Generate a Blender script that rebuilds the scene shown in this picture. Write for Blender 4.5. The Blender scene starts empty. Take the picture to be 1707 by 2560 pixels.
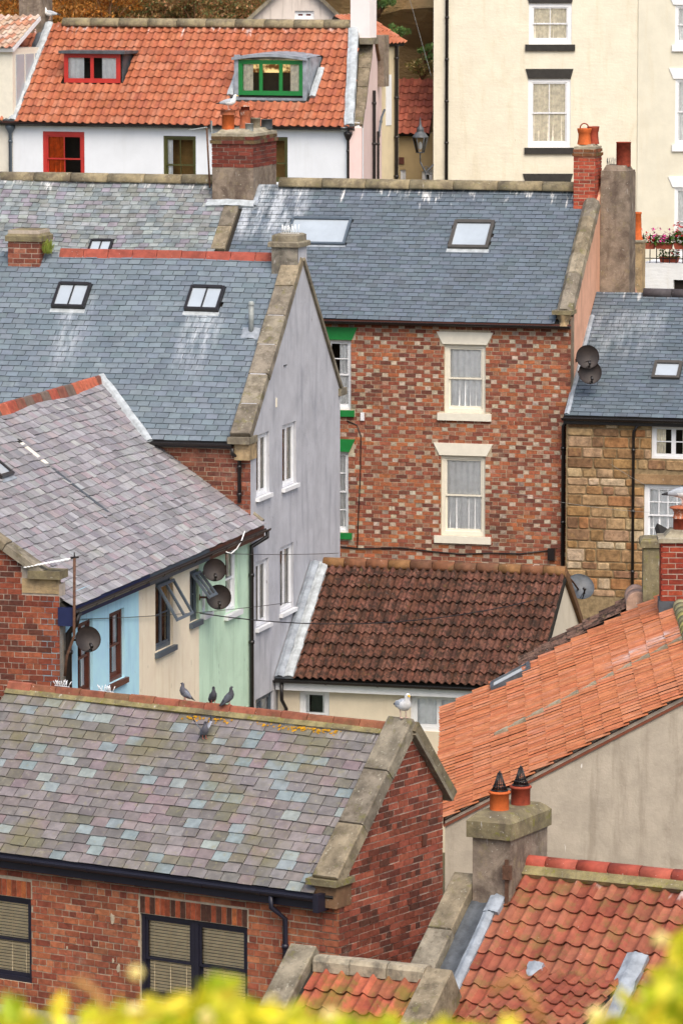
import bpy, math, random
from math import sin, cos, tan, pi, radians, sqrt
from mathutils import Vector
from mathutils import noise as mno
from mathutils.bvhtree import BVHTree

RN = random.Random(11)
SC = bpy.context.scene
COL = SC.collection
# ------------------------------------------------------------------ camera
F, CX, CY, HOR, CAMZ = 12000.0, 853.5, 1280.0, -200.0, 17.0
PT = math.atan((CY - HOR) / F)
CP, SP = cos(PT), sin(PT)
CAM = Vector((0, 0, CAMZ))
cam_data = bpy.data.cameras.new('camera')
cam_data.sensor_fit = 'VERTICAL'
cam_data.sensor_height = 36.0
cam_data.sensor_width = 24.0
cam_data.lens = F / 2560.0 * 36.0
cam_data.clip_start = 0.5
cam_data.clip_end = 2000
cam_data.dof.use_dof = True
cam_data.dof.focus_distance = 80.0
cam_data.dof.aperture_fstop = 10.5
cam = bpy.data.objects.new('camera', cam_data)
cam.location = CAM
cam.rotation_euler = (pi / 2 - PT, 0, 0)
COL.objects.link(cam)
SC.camera = cam
# ------------------------------------------------------------------ light
SUN_EL, SUN_AZ = radians(52), radians(163)   # azimuth clockwise from +Y (away from the camera)
world = bpy.data.worlds.new('World')
SC.world = world
world.use_nodes = True
wn = world.node_tree.nodes
wl = world.node_tree.links
wn.clear()
sky = wn.new('ShaderNodeTexSky')
sky.sky_type = 'NISHITA'
sky.sun_disc = False
sky.sun_elevation = SUN_EL
sky.sun_rotation = SUN_AZ
sky.air_density = 1.0
sky.dust_density = 4.0
sky.ozone_density = 0.6
bg = wn.new('ShaderNodeBackground')
bg.inputs['Strength'].default_value = 0.15
wo = wn.new('ShaderNodeOutputWorld')
wl.new(sky.outputs[0], bg.inputs[0])
wl.new(bg.outputs[0], wo.inputs[0])
sun_data = bpy.data.lights.new('sun', 'SUN')
sun_data.energy = 1.25
sun_data.angle = radians(45)
sun_data.color = (1.0, 0.905, 0.77)
sun = bpy.data.objects.new('sun', sun_data)
sd = Vector((sin(SUN_AZ) * cos(SUN_EL), cos(SUN_AZ) * cos(SUN_EL), sin(SUN_EL)))
sun.rotation_euler = (-sd).to_track_quat('-Z', 'Y').to_euler()
sun.location = (0, 0, 60)
COL.objects.link(sun)
vs = SC.view_settings
vs.view_transform = 'Standard'
vs.look = 'None'
vs.exposure = 0.62
vs.gamma = 1.0
# ------------------------------------------------------------------ pixel <-> place helpers
def ray(x, y):
    X = (x - CX) / F
    U = -(y - CY) / F
    return Vector((X, CP + U * SP, -SP + U * CP))
def at(x, y, Y):
    d = ray(x, y)
    return CAM + d * (Y / d.y)
def proj(P):
    q = P - CAM
    f = q.y * CP - q.z * SP
    up = q.y * SP + q.z * CP
    return CX + F * q.x / f, CY - F * up / f, f
Z = Vector((0, 0, 1))
def yaw(deg):
    t = radians(deg)
    return Vector((cos(t), -sin(t), 0)), Vector((sin(t), cos(t), 0))
class Pl:
    """plane frame: origin O, right U, up V, outward normal N"""
    def __init__(s, O, U, V):
        s.O, s.U, s.V = Vector(O), U.normalized(), V.normalized()
        s.N = s.U.cross(s.V).normalized()
        s.sag = 0.0
    def p(s, a, b, c=0.0):
        if s.sag: c += s.sag * mno.noise(Vector((a * .42 + s.O.x, b * .4, s.O.y)))
        return s.O + s.U * a + s.V * b + s.N * c
    def px(s, x, y, c=0.0):
        d = ray(x, y)
        t = (s.O + s.N * c - CAM).dot(s.N) / d.dot(s.N)
        q = CAM + d * t - s.O
        return q.dot(s.U), q.dot(s.V)
    def a(s, x, y, c=0.0): return s.px(x, y, c)[0]
    def b(s, x, y, c=0.0): return s.px(x, y, c)[1]
    def rect(s, x0, y0, x1, y1, c=0.0):
        xm, ym = (x0 + x1) / 2, (y0 + y1) / 2
        return s.a(x0, ym, c), s.a(x1, ym, c), s.b(xm, y1, c), s.b(xm, y0, c)
    def moved(s, a=0, b=0, c=0): return Pl(s.p(a, b, c), s.U, s.V)
def slope(O, U, back, pitch, sag=0.0):
    """roof plane from eave point O, eave direction U, horizontal upslope direction back"""
    t = radians(pitch)
    q = Pl(O, U, back * cos(t) + Z * sin(t)); q.sag = sag
    return q
def hexc(h):
    c = [int(h[i:i + 2], 16) / 255 for i in (0, 2, 4)]
    return tuple((v / 12.92 if v <= .04045 else ((v + .055) / 1.055) ** 2.4) for v in c)
def jit(c, k, hue=0.0):
    m = 1 + RN.uniform(-k, k)
    return tuple(max(0, v * m * (1 + RN.uniform(-hue, hue))) for v in c)
def pal(*hs):
    cs = [hexc(h) for h in hs]
    return lambda k=.08: jit(RN.choice(cs), k, .03)
def clip(poly, conv):
    out = list(poly)
    n = len(conv)
    for i in range(n):
        ax, ay = conv[i]; bx, by = conv[(i + 1) % n]
        ins = lambda q: (bx - ax) * (q[1] - ay) - (by - ay) * (q[0] - ax) >= -1e-9
        inp, out = out, []
        if not inp: break
        for k in range(len(inp)):
            P, Q = inp[k], inp[(k + 1) % len(inp)]
            ip, iq = ins(P), ins(Q)
            if ip: out.append(P)
            if ip != iq:
                d1 = (bx - ax) * (P[1] - ay) - (by - ay) * (P[0] - ax)
                d2 = (bx - ax) * (Q[1] - ay) - (by - ay) * (Q[0] - ax)
                t = d1 / (d1 - d2)
                out.append((P[0] + (Q[0] - P[0]) * t, P[1] + (Q[1] - P[1]) * t))
    return out
def area(p):
    return abs(sum(p[i][0] * p[(i + 1) % len(p)][1] - p[(i + 1) % len(p)][0] * p[i][1] for i in range(len(p)))) / 2
def ccw(p):
    s = sum(p[i][0] * p[(i + 1) % len(p)][1] - p[(i + 1) % len(p)][0] * p[i][1] for i in range(len(p)))
    return list(p) if s > 0 else list(reversed(p))
# ------------------------------------------------------------------ objects
BASE = {}
OCCV, OCCF = [], []
def occ(pts):
    i = len(OCCV)
    OCCV.extend([tuple(p) for p in pts])
    OCCF.append(tuple(range(i, i + len(pts))))
def thing(name, label, cat, loc, group=None):
    o = bpy.data.objects.new(name, None)
    o.empty_display_size = 0.2
    COL.objects.link(o)
    o.location = loc
    BASE[o.name] = Vector(loc)
    o['label'] = label; o['category'] = cat
    if group: o['group'] = group
    return o
def tag(o, label, cat, group=None):
    o['label'] = label; o['category'] = cat
    if group: o['group'] = group
    return o
class MB:
    def __init__(s):
        s.v, s.f, s.c, s.uv, s.sm = [], [], [], [], []
    def add(s, vs, fs, col=None, uv=None, smooth=False):
        n = len(s.v)
        s.v.extend(vs)
        s.uv.extend(uv if uv is not None else [(0.0, 0.0)] * len(vs))
        for f in fs:
            s.f.append(tuple(i + n for i in f)); s.c.append(col); s.sm.append(smooth)
        return s
    def box(s, pl, a0, a1, b0, b1, c0, c1, col=None):
        vs = [pl.p(a, b, c) for c in (c0, c1) for b in (b0, b1) for a in (a0, a1)]
        fs = [(0, 2, 3, 1), (4, 5, 7, 6), (0, 1, 5, 4), (2, 6, 7, 3), (0, 4, 6, 2), (1, 3, 7, 5)]
        return s.add(vs, fs, col, [(a, b) for c in (0, 1) for b in (b0, b1) for a in (a0, a1)])
    def prism(s, pl, poly, c0, c1, col=None, back=False, uv=None):
        poly = ccw(poly); n = len(poly)
        vs = [pl.p(a, b, c1) for a, b in poly] + [pl.p(a, b, c0) for a, b in poly]
        fs = [tuple(range(n))] + [(i, i + n, (i + 1) % n + n, (i + 1) % n) for i in range(n)]
        if back: fs.append(tuple(reversed(range(n, 2 * n))))
        return s.add(vs, fs, col, [(a, b) for a, b in poly] * 2)
    def bar(s, P, Q, w, h, up=Z, col=None):
        """rectangular bar from P to Q"""
        d = (Q - P).normalized()
        r = d.cross(up)
        if r.length < 1e-4: r = d.cross(Vector((1, 0, 0)))
        r.normalize(); t = r.cross(d)
        vs = [X + r * (i * w / 2) + t * (j * h / 2) for X in (P, Q) for i, j in ((-1, -1), (1, -1), (1, 1), (-1, 1))]
        fs = [(0, 1, 2, 3), (7, 6, 5, 4), (0, 4, 5, 1), (1, 5, 6, 2), (2, 6, 7, 3), (3, 7, 4, 0)]
        return s.add(vs, fs, col)
    def tube(s, pts, r, n=8, col=None, cap=True, r2=None):
        pts = [Vector(p) for p in pts]; m = len(pts); rings = []
        prev = None
        for i, P in enumerate(pts):
            d = (pts[min(i + 1, m - 1)] - pts[max(i - 1, 0)]).normalized()
            x = d.cross(Z) if prev is None else prev - d * prev.dot(d)
            if x.length < 1e-4: x = d.cross(Vector((1, 0, 0)))
            x.normalize(); y = d.cross(x); prev = x
            rr = r if r2 is None else r + (r2 - r) * i / (m - 1)
            rings.append([P + (x * cos(2 * pi * k / n) + y * sin(2 * pi * k / n)) * rr for k in range(n)])
        vs = [v for g in rings for v in g]
        fs = [(i * n + k, i * n + (k + 1) % n, (i + 1) * n + (k + 1) % n, (i + 1) * n + k) for i in range(m - 1) for k in range(n)]
        if cap: fs += [tuple(reversed(range(n))), tuple(range((m - 1) * n, m * n))]
        return s.add(vs, fs, col, smooth=True)
    def lathe(s, P, prof, n=16, axis=Z, col=None, smooth=True):
        """prof: (radius, height)"""
        axis = axis.normalized()
        x = axis.cross(Vector((0.3, 1, 0.2))).normalized(); y = axis.cross(x)
        vs = [P + axis * h + (x * cos(2 * pi * k / n) + y * sin(2 * pi * k / n)) * r for r, h in prof for k in range(n)]
        fs = [(i * n + k, i * n + (k + 1) % n, (i + 1) * n + (k + 1) % n, (i + 1) * n + k) for i in range(len(prof) - 1) for k in range(n)]
        return s.add(vs, fs, col, smooth=smooth)
    def sweep(s, prof, P, Q, x, y, col=None, smooth=False, cap=True):
        """profile of (across x, along y) points swept from P to Q"""
        n = len(prof)
        vs = [E + x * i + y * j for E in (P, Q) for i, j in prof]
        fs = [(k, k + n, (k + 1) % n + n, (k + 1) % n) for k in range(n)]
        if cap: fs += [tuple(range(n)), tuple(reversed(range(n, 2 * n)))]
        L = (Q - P).length
        return s.add(vs, fs, col, [(0, k / n) for k in range(n)] + [(L, k / n) for k in range(n)], smooth)
    def build(s, name, m, parent=None, kind=None, label=None, base=None):
        if base is None:
            base = BASE.get(parent.name, Vector((0, 0, 0))) if parent else Vector((0, 0, 0))
        me = bpy.data.meshes.new(name)
        bx, by, bz = base
        me.from_pydata([(v[0] - bx, v[1] - by, v[2] - bz) for v in s.v], [], s.f)
        if any(c is not None for c in s.c):
            at_ = me.attributes.new('col', 'FLOAT_COLOR', 'FACE')
            flat = []
            for c in s.c:
                c = c or (.5, .5, .5); flat += [c[0], c[1], c[2], 1.0]
            at_.data.foreach_set('color', flat)
        if any(u != (0.0, 0.0) for u in s.uv):
            ul = me.uv_layers.new(name='UVMap')
            idx = [0] * len(me.loops)
            me.loops.foreach_get('vertex_index', idx)
            flat = []
            for i in idx: flat += s.uv[i]
            ul.data.foreach_set('uv', flat)
        if any(s.sm): me.polygons.foreach_set('use_smooth', s.sm)
        me.materials.append(m)
        me.update()
        o = bpy.data.objects.new(name, me)
        COL.objects.link(o)
        BASE[o.name] = base
        if parent:
            o.parent = parent
        elif base.length: o.location = base
        if kind: o['kind'] = kind
        if label: o['label'] = label
        return o
# ---- countable pieces are collected and made at the end: the 300 that show largest singly, the rest joined
GROUPS = {}
def pieces(thing_, parent, name, mat, lst, plural=None, N=None):
    g = GROUPS.setdefault((thing_.name, name), dict(items=[], plural=plural or name + 's', parent=parent))
    for m in lst: g['items'].append((m, parent, mat))
def emit_all():
    bvh = BVHTree.FromPolygons(OCCV, OCCF)
    for (tn, name), g in GROUPS.items():
        sc = []
        for k, (m, par, mat) in enumerate(g['items']):
            cen = Vector((0, 0, 0))
            for v in m.v: cen += v
            cen /= len(m.v)
            x, y, d = proj(cen)
            val = 1.0 / d
            xs = [proj(v) for v in m.v]
            ar = (max(q[0] for q in xs) - min(q[0] for q in xs)) * (max(q[1] for q in xs) - min(q[1] for q in xs))
            val = ar
            if not (-20 < x < 1727 and -20 < y < 2580): val = 0
            else:
                dr = (CAM - cen); L = dr.length; dr /= L
                h = bvh.ray_cast(cen + dr * 0.22, dr, L - 1.0)
                if h[0] is not None: val = 0.001 * val
            sc.append((val, k))
        sc.sort(key=lambda t: (-t[0], t[1]))
        single = [k for v, k in sc[:300] if v > 0]
        ss = set(single)
        for k in single:
            m, par, mat = g['items'][k]
            m.build(name, mat, par)
        rest = {}
        for k, (m, par, mat) in enumerate(g['items']):
            if k in ss: continue
            rest.setdefault(mat.name, (mat, MB()))[1]
            big = rest[mat.name][1]
            n = len(big.v)
            big.v.extend(m.v); big.uv.extend(m.uv)
            big.f.extend(tuple(i + n for i in f) for f in m.f)
            big.c.extend(m.c); big.sm.extend(m.sm)
        for mat, big in rest.values():
            o = big.build(g['plural'], mat, g['parent'], kind='stuff')
def piece_prism(pl, poly, c1, col, c0=-.004, uvf=None, cf=None, thk=None):
    poly = ccw(poly); n = len(poly)
    top = [pl.p(a, b, (cf(a, b) if cf else c1)) for a, b in poly]
    bot = [pl.p(a, b, c0 if thk is None else cf(a, b) - thk) for a, b in poly]
    m = MB()
    uv = [uvf(a, b) for a, b in poly] if uvf else list(poly)
    m.add(top + bot, [tuple(range(n))] + [(i, i + n, (i + 1) % n + n, (i + 1) % n) for i in range(n)], col, uv + uv)
    return m
# ------------------------------------------------------------------ materials
MATS = {}
class NT:
    def __init__(s, name):
        s.m = bpy.data.materials.new(name); s.m.use_nodes = True
        s.t = s.m.node_tree; s.t.nodes.clear()
        s.out = s.n('ShaderNodeOutputMaterial')
        s.b = s.n('ShaderNodeBsdfPrincipled')
        s.l(s.b.outputs[0], s.out.inputs[0])
    def n(s, t): return s.t.nodes.new(t)
    def l(s, a, b): s.t.links.new(a, b)
    def set(s, sock, v):
        if hasattr(v, 'is_linked') or hasattr(v, 'links'): s.l(v, sock)
        else: sock.default_value = v
    def pos(s): return s.n('ShaderNodeNewGeometry').outputs['Position']
    def uv(s): return s.n('ShaderNodeUVMap').outputs[0]
    def mapv(s, v, scale):
        q = s.n('ShaderNodeVectorMath'); q.operation = 'MULTIPLY'
        s.l(v, q.inputs[0]); q.inputs[1].default_value = scale
        return q.outputs[0]
    def noise(s, v, scale, detail=4, rough=.6, dist=0):
        q = s.n('ShaderNodeTexNoise'); s.l(v, q.inputs['Vector'])
        q.inputs['Scale'].default_value = scale; q.inputs['Detail'].default_value = detail
        q.inputs['Roughness'].default_value = rough; q.inputs['Distortion'].default_value = dist
        return q.outputs['Fac']
    def ramp(s, f, lo, hi, a=0.0, b=1.0):
        q = s.n('ShaderNodeMapRange'); q.interpolation_type = 'SMOOTHSTEP'
        s.l(f, q.inputs[0]); q.inputs[1].default_value = lo; q.inputs[2].default_value = hi
        q.inputs[3].default_value = a; q.inputs[4].default_value = b
        return q.outputs[0]
    def math(s, op, a, b=0.0):
        q = s.n('ShaderNodeMath'); q.operation = op
        s.set(q.inputs[0], a); s.set(q.inputs[1], b)
        return q.outputs[0]
    def mix(s, f, a, b, mode='MIX'):
        q = s.n('ShaderNodeMix'); q.data_type = 'RGBA'; q.blend_type = mode
        s.set(q.inputs[0], f)
        for k, v in ((6, a), (7, b)):
            if isinstance(v, tuple): q.inputs[k].default_value = (*v[:3], 1)
            else: s.l(v, q.inputs[k])
        return q.outputs[2]
    def bump(s, h, strength, dist=.01):
        q = s.n('ShaderNodeBump'); q.inputs['Strength'].default_value = strength
        q.inputs['Distance'].default_value = dist
        s.l(h, q.inputs['Height']); s.l(q.outputs[0], s.b.inputs['Normal'])
    def attr(s, name='col'):
        q = s.n('ShaderNodeAttribute'); q.attribute_name = name; return q.outputs['Color']
    def sepy(s, v, k=1):
        q = s.n('ShaderNodeSeparateXYZ'); s.l(v, q.inputs[0]); return q.outputs[k]
    def fin(s, col, rough=.8, spec=.4, metal=0):
        s.set(s.b.inputs['Base Color'], (*col[:3], 1) if isinstance(col, tuple) else col)
        s.set(s.b.inputs['Roughness'], rough)
        s.b.inputs['Specular IOR Level'].default_value = spec
        s.b.inputs['Metallic'].default_value = metal
        MATS[s.m.name] = s.m
        return s.m
WHITE = (.74, .74, .72)
def piece_mat(name, rough=.85, var=.25, scale=6, streak=0, slen=.6, patches=(), speck=0, bump=.25, spec=.35, grain=None, lime=None):
    """pieces coloured by their own 'col'; patches: (colour, scale, lo, hi, amount) blotches in place coordinates;
    streak: bird lime running down from the ridge (uv.y = metres below the ridge)"""
    t = NT(name); P = t.pos(); c = t.attr()
    n1 = t.ramp(t.noise(P, scale, 6, .65), .28, .72)
    c = t.mix(1.0, c, t.mix(n1, (1 - var,) * 3, (1 + var,) * 3), 'MULTIPLY')
    if grain:
        g = t.noise(t.mapv(t.uv(), (grain[0], grain[1], 1)), 1, 3)
        c = t.mix(1.0, c, t.mix(g, (1 - grain[2],) * 3, (1 + grain[2],) * 3), 'MULTIPLY')
    for col, sc_, lo, hi, am in patches:
        q = t.ramp(t.noise(P, sc_, 5, .7), lo, hi, 0, am)
        c = t.mix(q, c, col)
    if streak:
        uv = t.uv(); y = t.sepy(uv)
        s1 = t.noise(t.mapv(uv, (9, 1.1, 1)), 1, 4, .65, .4)
        blot = t.noise(uv, 1.7, 3)
        th = t.math('ADD', t.ramp(y, 0, slen, .0, .26), t.ramp(blot, .35, .7, .08, -.06))
        s2 = t.math('SUBTRACT', s1, th)
        q = t.ramp(s2, .49, .66, 0, streak * .85)
        c = t.mix(q, c, WHITE)
        d = t.ramp(t.noise(t.mapv(uv, (26, 5, 1)), 1, 3, .6), .70, .78, 0, .75 * streak)
        c = t.mix(t.math('MULTIPLY', d, t.ramp(y, .2, slen * 2.2, 1, 0)), c, WHITE)
    if speck:
        q = t.ramp(t.noise(P, 38, 2, .5), .735, .77, 0, speck)
        c = t.mix(q, c, WHITE)
    if lime:
        for lo_u, hi_u, y0, y1, am in lime:
            uv = t.uv(); u = t.sepy(uv, 0); y = t.sepy(uv)
            s1 = t.math('ADD', t.ramp(t.noise(t.mapv(uv, (4.5, .9, 1)), 1, 6, .75), .40, .66, 0, am * .75), t.ramp(t.noise(t.mapv(uv, (15, 1.6, 1)), 1, 4, .6), .56, .68, 0, am * .4))
            wdt = (hi_u - lo_u)
            k = t.math('MULTIPLY', t.ramp(u, lo_u - .12, lo_u + .12), t.ramp(u, hi_u - .15, hi_u + .15, 1, 0))
            k = t.math('MULTIPLY', k, t.math('MULTIPLY', t.ramp(y, y0 - .05, y0 + .05), t.ramp(y, y1 * .6, y1, 1, 0)))
            c = t.mix(t.math('MULTIPLY', s1, k), c, (.62, .66, .70))
    t.bump(t.noise(P, 45, 5, .7), bump, .012)
    return t.fin(c, rough, spec)
def paint(name, hx, rough=.75, var=.08, stain=None, stain_amt=.35, streak=.25, bump=.12, bscale=30, spec=.35, scale=2.2, chips=None, tex=None, brick=None):
    """painted or rendered wall; stains run down the wall with a shape of their own"""
    t = NT(name); P = t.pos(); c0 = hexc(hx)
    c = t.mix(t.ramp(t.noise(P, scale, 6, .6), .28, .72), tuple(v * (1 - var) for v in c0), tuple(min(.9, v * (1 + var)) for v in c0))
    if stain:
        s1 = t.noise(t.mapv(P, (5, 5, .55)), 1, 5, .62)
        c = t.mix(t.ramp(s1, .50, .72, 0, streak), c, hexc(stain))
        s2 = t.noise(P, .9, 6, .7, .5)
        c = t.mix(t.ramp(s2, .52, .74, 0, stain_amt), c, hexc(stain))
    if chips:
        q = t.ramp(t.noise(t.mapv(P, (14, 14, 3.5)), 1, 3, .5), .72, .745, 0, .8)
        c = t.mix(q, c, hexc(chips))
    h = t.noise(P, bscale, 5, .7)
    if tex: h = t.math('ADD', h, t.noise(t.mapv(P, tex), 1, 3, .6))
    if brick:
        bt = t.n('ShaderNodeTexBrick'); t.l(t.mapv(P, (1, 0, 0)), bt.inputs[0])
    t.bump(h, bump, .02)
    return t.fin(c, rough, spec)
def plain(name, hx, rough=.5, spec=.5, var=.12, metal=0, scale=8, bump=0):
    t = NT(name); P = t.pos(); c0 = hexc(hx)
    n1 = t.ramp(t.noise(P, scale, 5, .65), .28, .72)
    c = t.mix(n1, tuple(v * (1 - var) for v in c0), tuple(v * (1 + var) for v in c0))
    if bump: t.bump(t.noise(P, 40, 5), bump, .01)
    return t.fin(c, rough, spec, metal)
def glass_mat(name, tint=(1, 1, 1), refl=1.0):
    t = NT(name)
    t.t.nodes.remove(t.b)
    fr = t.n('ShaderNodeFresnel'); fr.inputs[0].default_value = 1.45
    tr = t.n('ShaderNodeBsdfTransparent'); tr.inputs[0].default_value = (*tint, 1)
    gl = t.n('ShaderNodeBsdfGlossy'); gl.inputs['Roughness'].default_value = .03
    mx = t.n('ShaderNodeMixShader')
    t.l(t.math('MULTIPLY', fr.outputs[0], 1.1 * refl), mx.inputs[0])
    t.l(tr.outputs[0], mx.inputs[1]); t.l(gl.outputs[0], mx.inputs[2])
    t.l(mx.outputs[0], t.out.inputs[0])
    MATS[name] = t.m
    return t.m
# ------------------------------------------------------------------ shared materials
M_mortar = plain('mortar', 'b5a790', .95, .2, .18, scale=14)
M_mortar_dark = plain('mortar_dark', 'b0a495', .95, .2, .18, scale=14)
M_under = plain('roof_underlay', '34322f', .95, .1)
M_black = plain('black_plastic', '211d1c', .35, .5, .15)
M_navy = plain('navy_paint', '23222f', .4, .5, .12)
M_white = plain('white_paint', 'e4e6e8', .45, .5, .04)
M_cream = plain('cream_paint', 'e2ddcc', .5, .5, .05)
M_red = plain('red_paint', 'b8332c', .4, .5, .1)
M_green = plain('green_paint', '1f7a3a', .4, .5, .1)
M_dgreen = plain('olive_paint', '4a4a22', .45, .5, .12)
M_brown = plain('brown_paint', '5b3327', .45, .5, .14)
M_slategrey = plain('grey_paint', '4f5a64', .4, .5, .1)
M_wood = plain('weathered_wood', '6e5138', .8, .3, .25)
M_sillblack = plain('black_stone_paint', '34322f', .7, .3, .2, bump=.1)
M_lead = plain('lead', '8f979f', .5, .5, .3, scale=5, bump=.3)
M_leadpale = plain('pale_lead', 'aab1b4', .55, .45, .25, scale=7, bump=.3)
M_leaddark = plain('dark_lead', '4d5257', .5, .5, .35, scale=6, bump=.3)
M_rust = plain('rusty_iron', '5d4334', .8, .3, .3, scale=20)
M_galv = plain('galvanised', '8d9391', .5, .5, .2)
M_dish = plain('dark_dish', '2c2421', .55, .4, .3, scale=7)
M_room = plain('room_interior', '2a2522', .9, .1)
M_roomwarm = plain('room_warm', 'a8844c', .9, .1, .3, scale=3)
M_net = plain('net_curtain', 'f8faf8', .9, .1, .08)
M_tan = plain('tan_curtain', 'f8f0da', .9, .1, .2, scale=9)
M_orange = plain('orange_curtain', 'c9521b', .9, .1, .3, scale=6)
M_blind = plain('blind', 'ffeac0', .7, .2, .1)
M_glass = glass_mat('window_glass')
M_skyglass = plain('skylight_glass', 'aab4bc', .08, .6, .08, scale=1.5)
def stone(name, hx, lich='8a8a4c', la=.5, dark='5c5348', streak=.5):
    t = NT(name); P = t.pos(); c0 = hexc(hx)
    c = t.mix(t.ramp(t.noise(P, 3.5, 7, .7), .3, .7), tuple(v * .62 for v in c0), tuple(v * 1.25 for v in c0))
    c = t.mix(t.ramp(t.noise(P, 2.1, 6, .7, .6), .46, .66, 0, .7), c, hexc(dark))
    c = t.mix(t.ramp(t.noise(t.mapv(P, (6, 6, 1.1)), 1, 5, .65), .5, .68, 0, .45), c, hexc(dark))
    c = t.mix(t.ramp(t.noise(P, 5.3, 6, .75), .55, .66, 0, la), c, hexc(lich))
    c = t.mix(t.ramp(t.noise(P, 23, 3, .6), .66, .72, 0, .6), c, hexc('c9c6b8'))
    c = t.mix(t.ramp(t.noise(t.mapv(P, (11, 11, 2.2)), 1, 4, .6), .68, .74, 0, streak), c, WHITE)
    t.bump(t.noise(P, 24, 7, .75), .5, .025)
    return t.fin(c, .92, .25)
M_cope = stone('coping_stone', '8a8270', '84824f', .45)
M_cope2 = stone('mossy_stone', '847a5e', '7c7a36', .75)
M_copeg = stone('grey_stone', '857f74', '8d8a6a', .35, '4a463f')
M_ridge_st = stone('ridge_stone', '94886c', '8f8a58', .35)
M_render_ch = stone('rendered_stack', '8d7f70', '94875f', .35, '54463e', .35)
M_pale_st = stone('sandstone', 'b39b76', '9a8f62', .3)
M_flaunch = stone('mortar_flaunching', 'a79f8a', '8d8b5a', .4, '7a705f', .95)
def clay_mat(name, **k): return piece_mat(name, **k)
M_ridgeclay = piece_mat('clay_ridge', .8, .3, 7, speck=.9, patches=((hexc('6b5a3a'), 5, .52, .7, .55),))
M_ridgered = piece_mat('red_ridge', .75, .25, 7, speck=.9)
M_brick = piece_mat('brick', .92, .28, 17, bump=.5, spec=.2, patches=((hexc('4e3830'), .8, .5, .72, .45), (hexc('b39a86'), 1.7, .6, .75, .35), (hexc('5a3a30'), 3.2, .55, .75, .3)))
M_brick2 = piece_mat('brick_old', .92, .3, 20, bump=.5, spec=.2, speck=.25, patches=((hexc('43302a'), .9, .5, .72, .5), (hexc('a89284'), 1.9, .6, .75, .35), (hexc('4a3029'), 3.1, .55, .75, .3)))
M_block = piece_mat('sandstone_block', .95, .4, 9, bump=.8, spec=.2, patches=((hexc('6e5434'), 11, .56, .68, .55), (hexc('c09a63'), 5, .55, .75, .4)))
M_copep = piece_mat('coping_piece', .93, .4, 4, bump=.5, spec=.2, speck=.35,
    patches=((hexc('4a4238'), 2.6, .48, .66, .6), (hexc('7d7a4c'), 5.2, .55, .66, .5), (hexc('b9b5a2'), 17, .60, .68, .6), (hexc('4f473c'), 13, .58, .66, .5)))
# ------------------------------------------------------------------ walls
def wall(parent, pl, poly, holes, m, name='wall', depth=.13, thick=.3, label=None, col=None):
    poly = ccw(poly)
    A = sorted({q[0] for q in poly} | {h[0] for h in holes} | {h[1] for h in holes})
    lo, hi = min(q[0] for q in poly), max(q[0] for q in poly)
    A = sorted({a for a in {lo, hi} | {v for h in holes for v in h[:2]} if lo <= a <= hi})
    bl, bh = min(q[1] for q in poly), max(q[1] for q in poly)
    B = sorted({b for b in {bl, bh} | {v for h in holes for v in h[2:4]} if bl <= b <= bh})
    mb = MB()
    for i in range(len(A) - 1):
        for j in range(len(B) - 1):
            am, bm = (A[i] + A[i + 1]) / 2, (B[j] + B[j + 1]) / 2
            if any(h[0] < am < h[1] and h[2] < bm < h[3] for h in holes): continue
            q = clip([(A[i], B[j]), (A[i + 1], B[j]), (A[i + 1], B[j + 1]), (A[i], B[j + 1])], poly)
            if len(q) > 2 and area(q) > 1e-6:
                mb.add([pl.p(a, b) for a, b in q], [tuple(range(len(q)))], col, q)
    for a0, a1, b0, b1 in holes:
        c = [(a0, b0), (a1, b0), (a1, b1), (a0, b1)]
        for k in range(4):
            (p, q), (r, s) = c[k], c[(k + 1) % 4]
            mb.add([pl.p(p, q), pl.p(p, q, -depth), pl.p(r, s, -depth), pl.p(r, s)], [(0, 3, 2, 1)], col, [(p, q), (p, q), (r, s), (r, s)])
    n = len(poly)
    vs = [pl.p(a, b, -.001) for a, b in poly] + [pl.p(a, b, -thick) for a, b in poly]
    mb.add(vs, [(i, i + n, (i + 1) % n + n, (i + 1) % n) for i in range(n)], col, poly * 2)
    occ([pl.p(a, b, -.02) for a, b in poly])
    return mb.build(name, m, parent, label=label)
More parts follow.
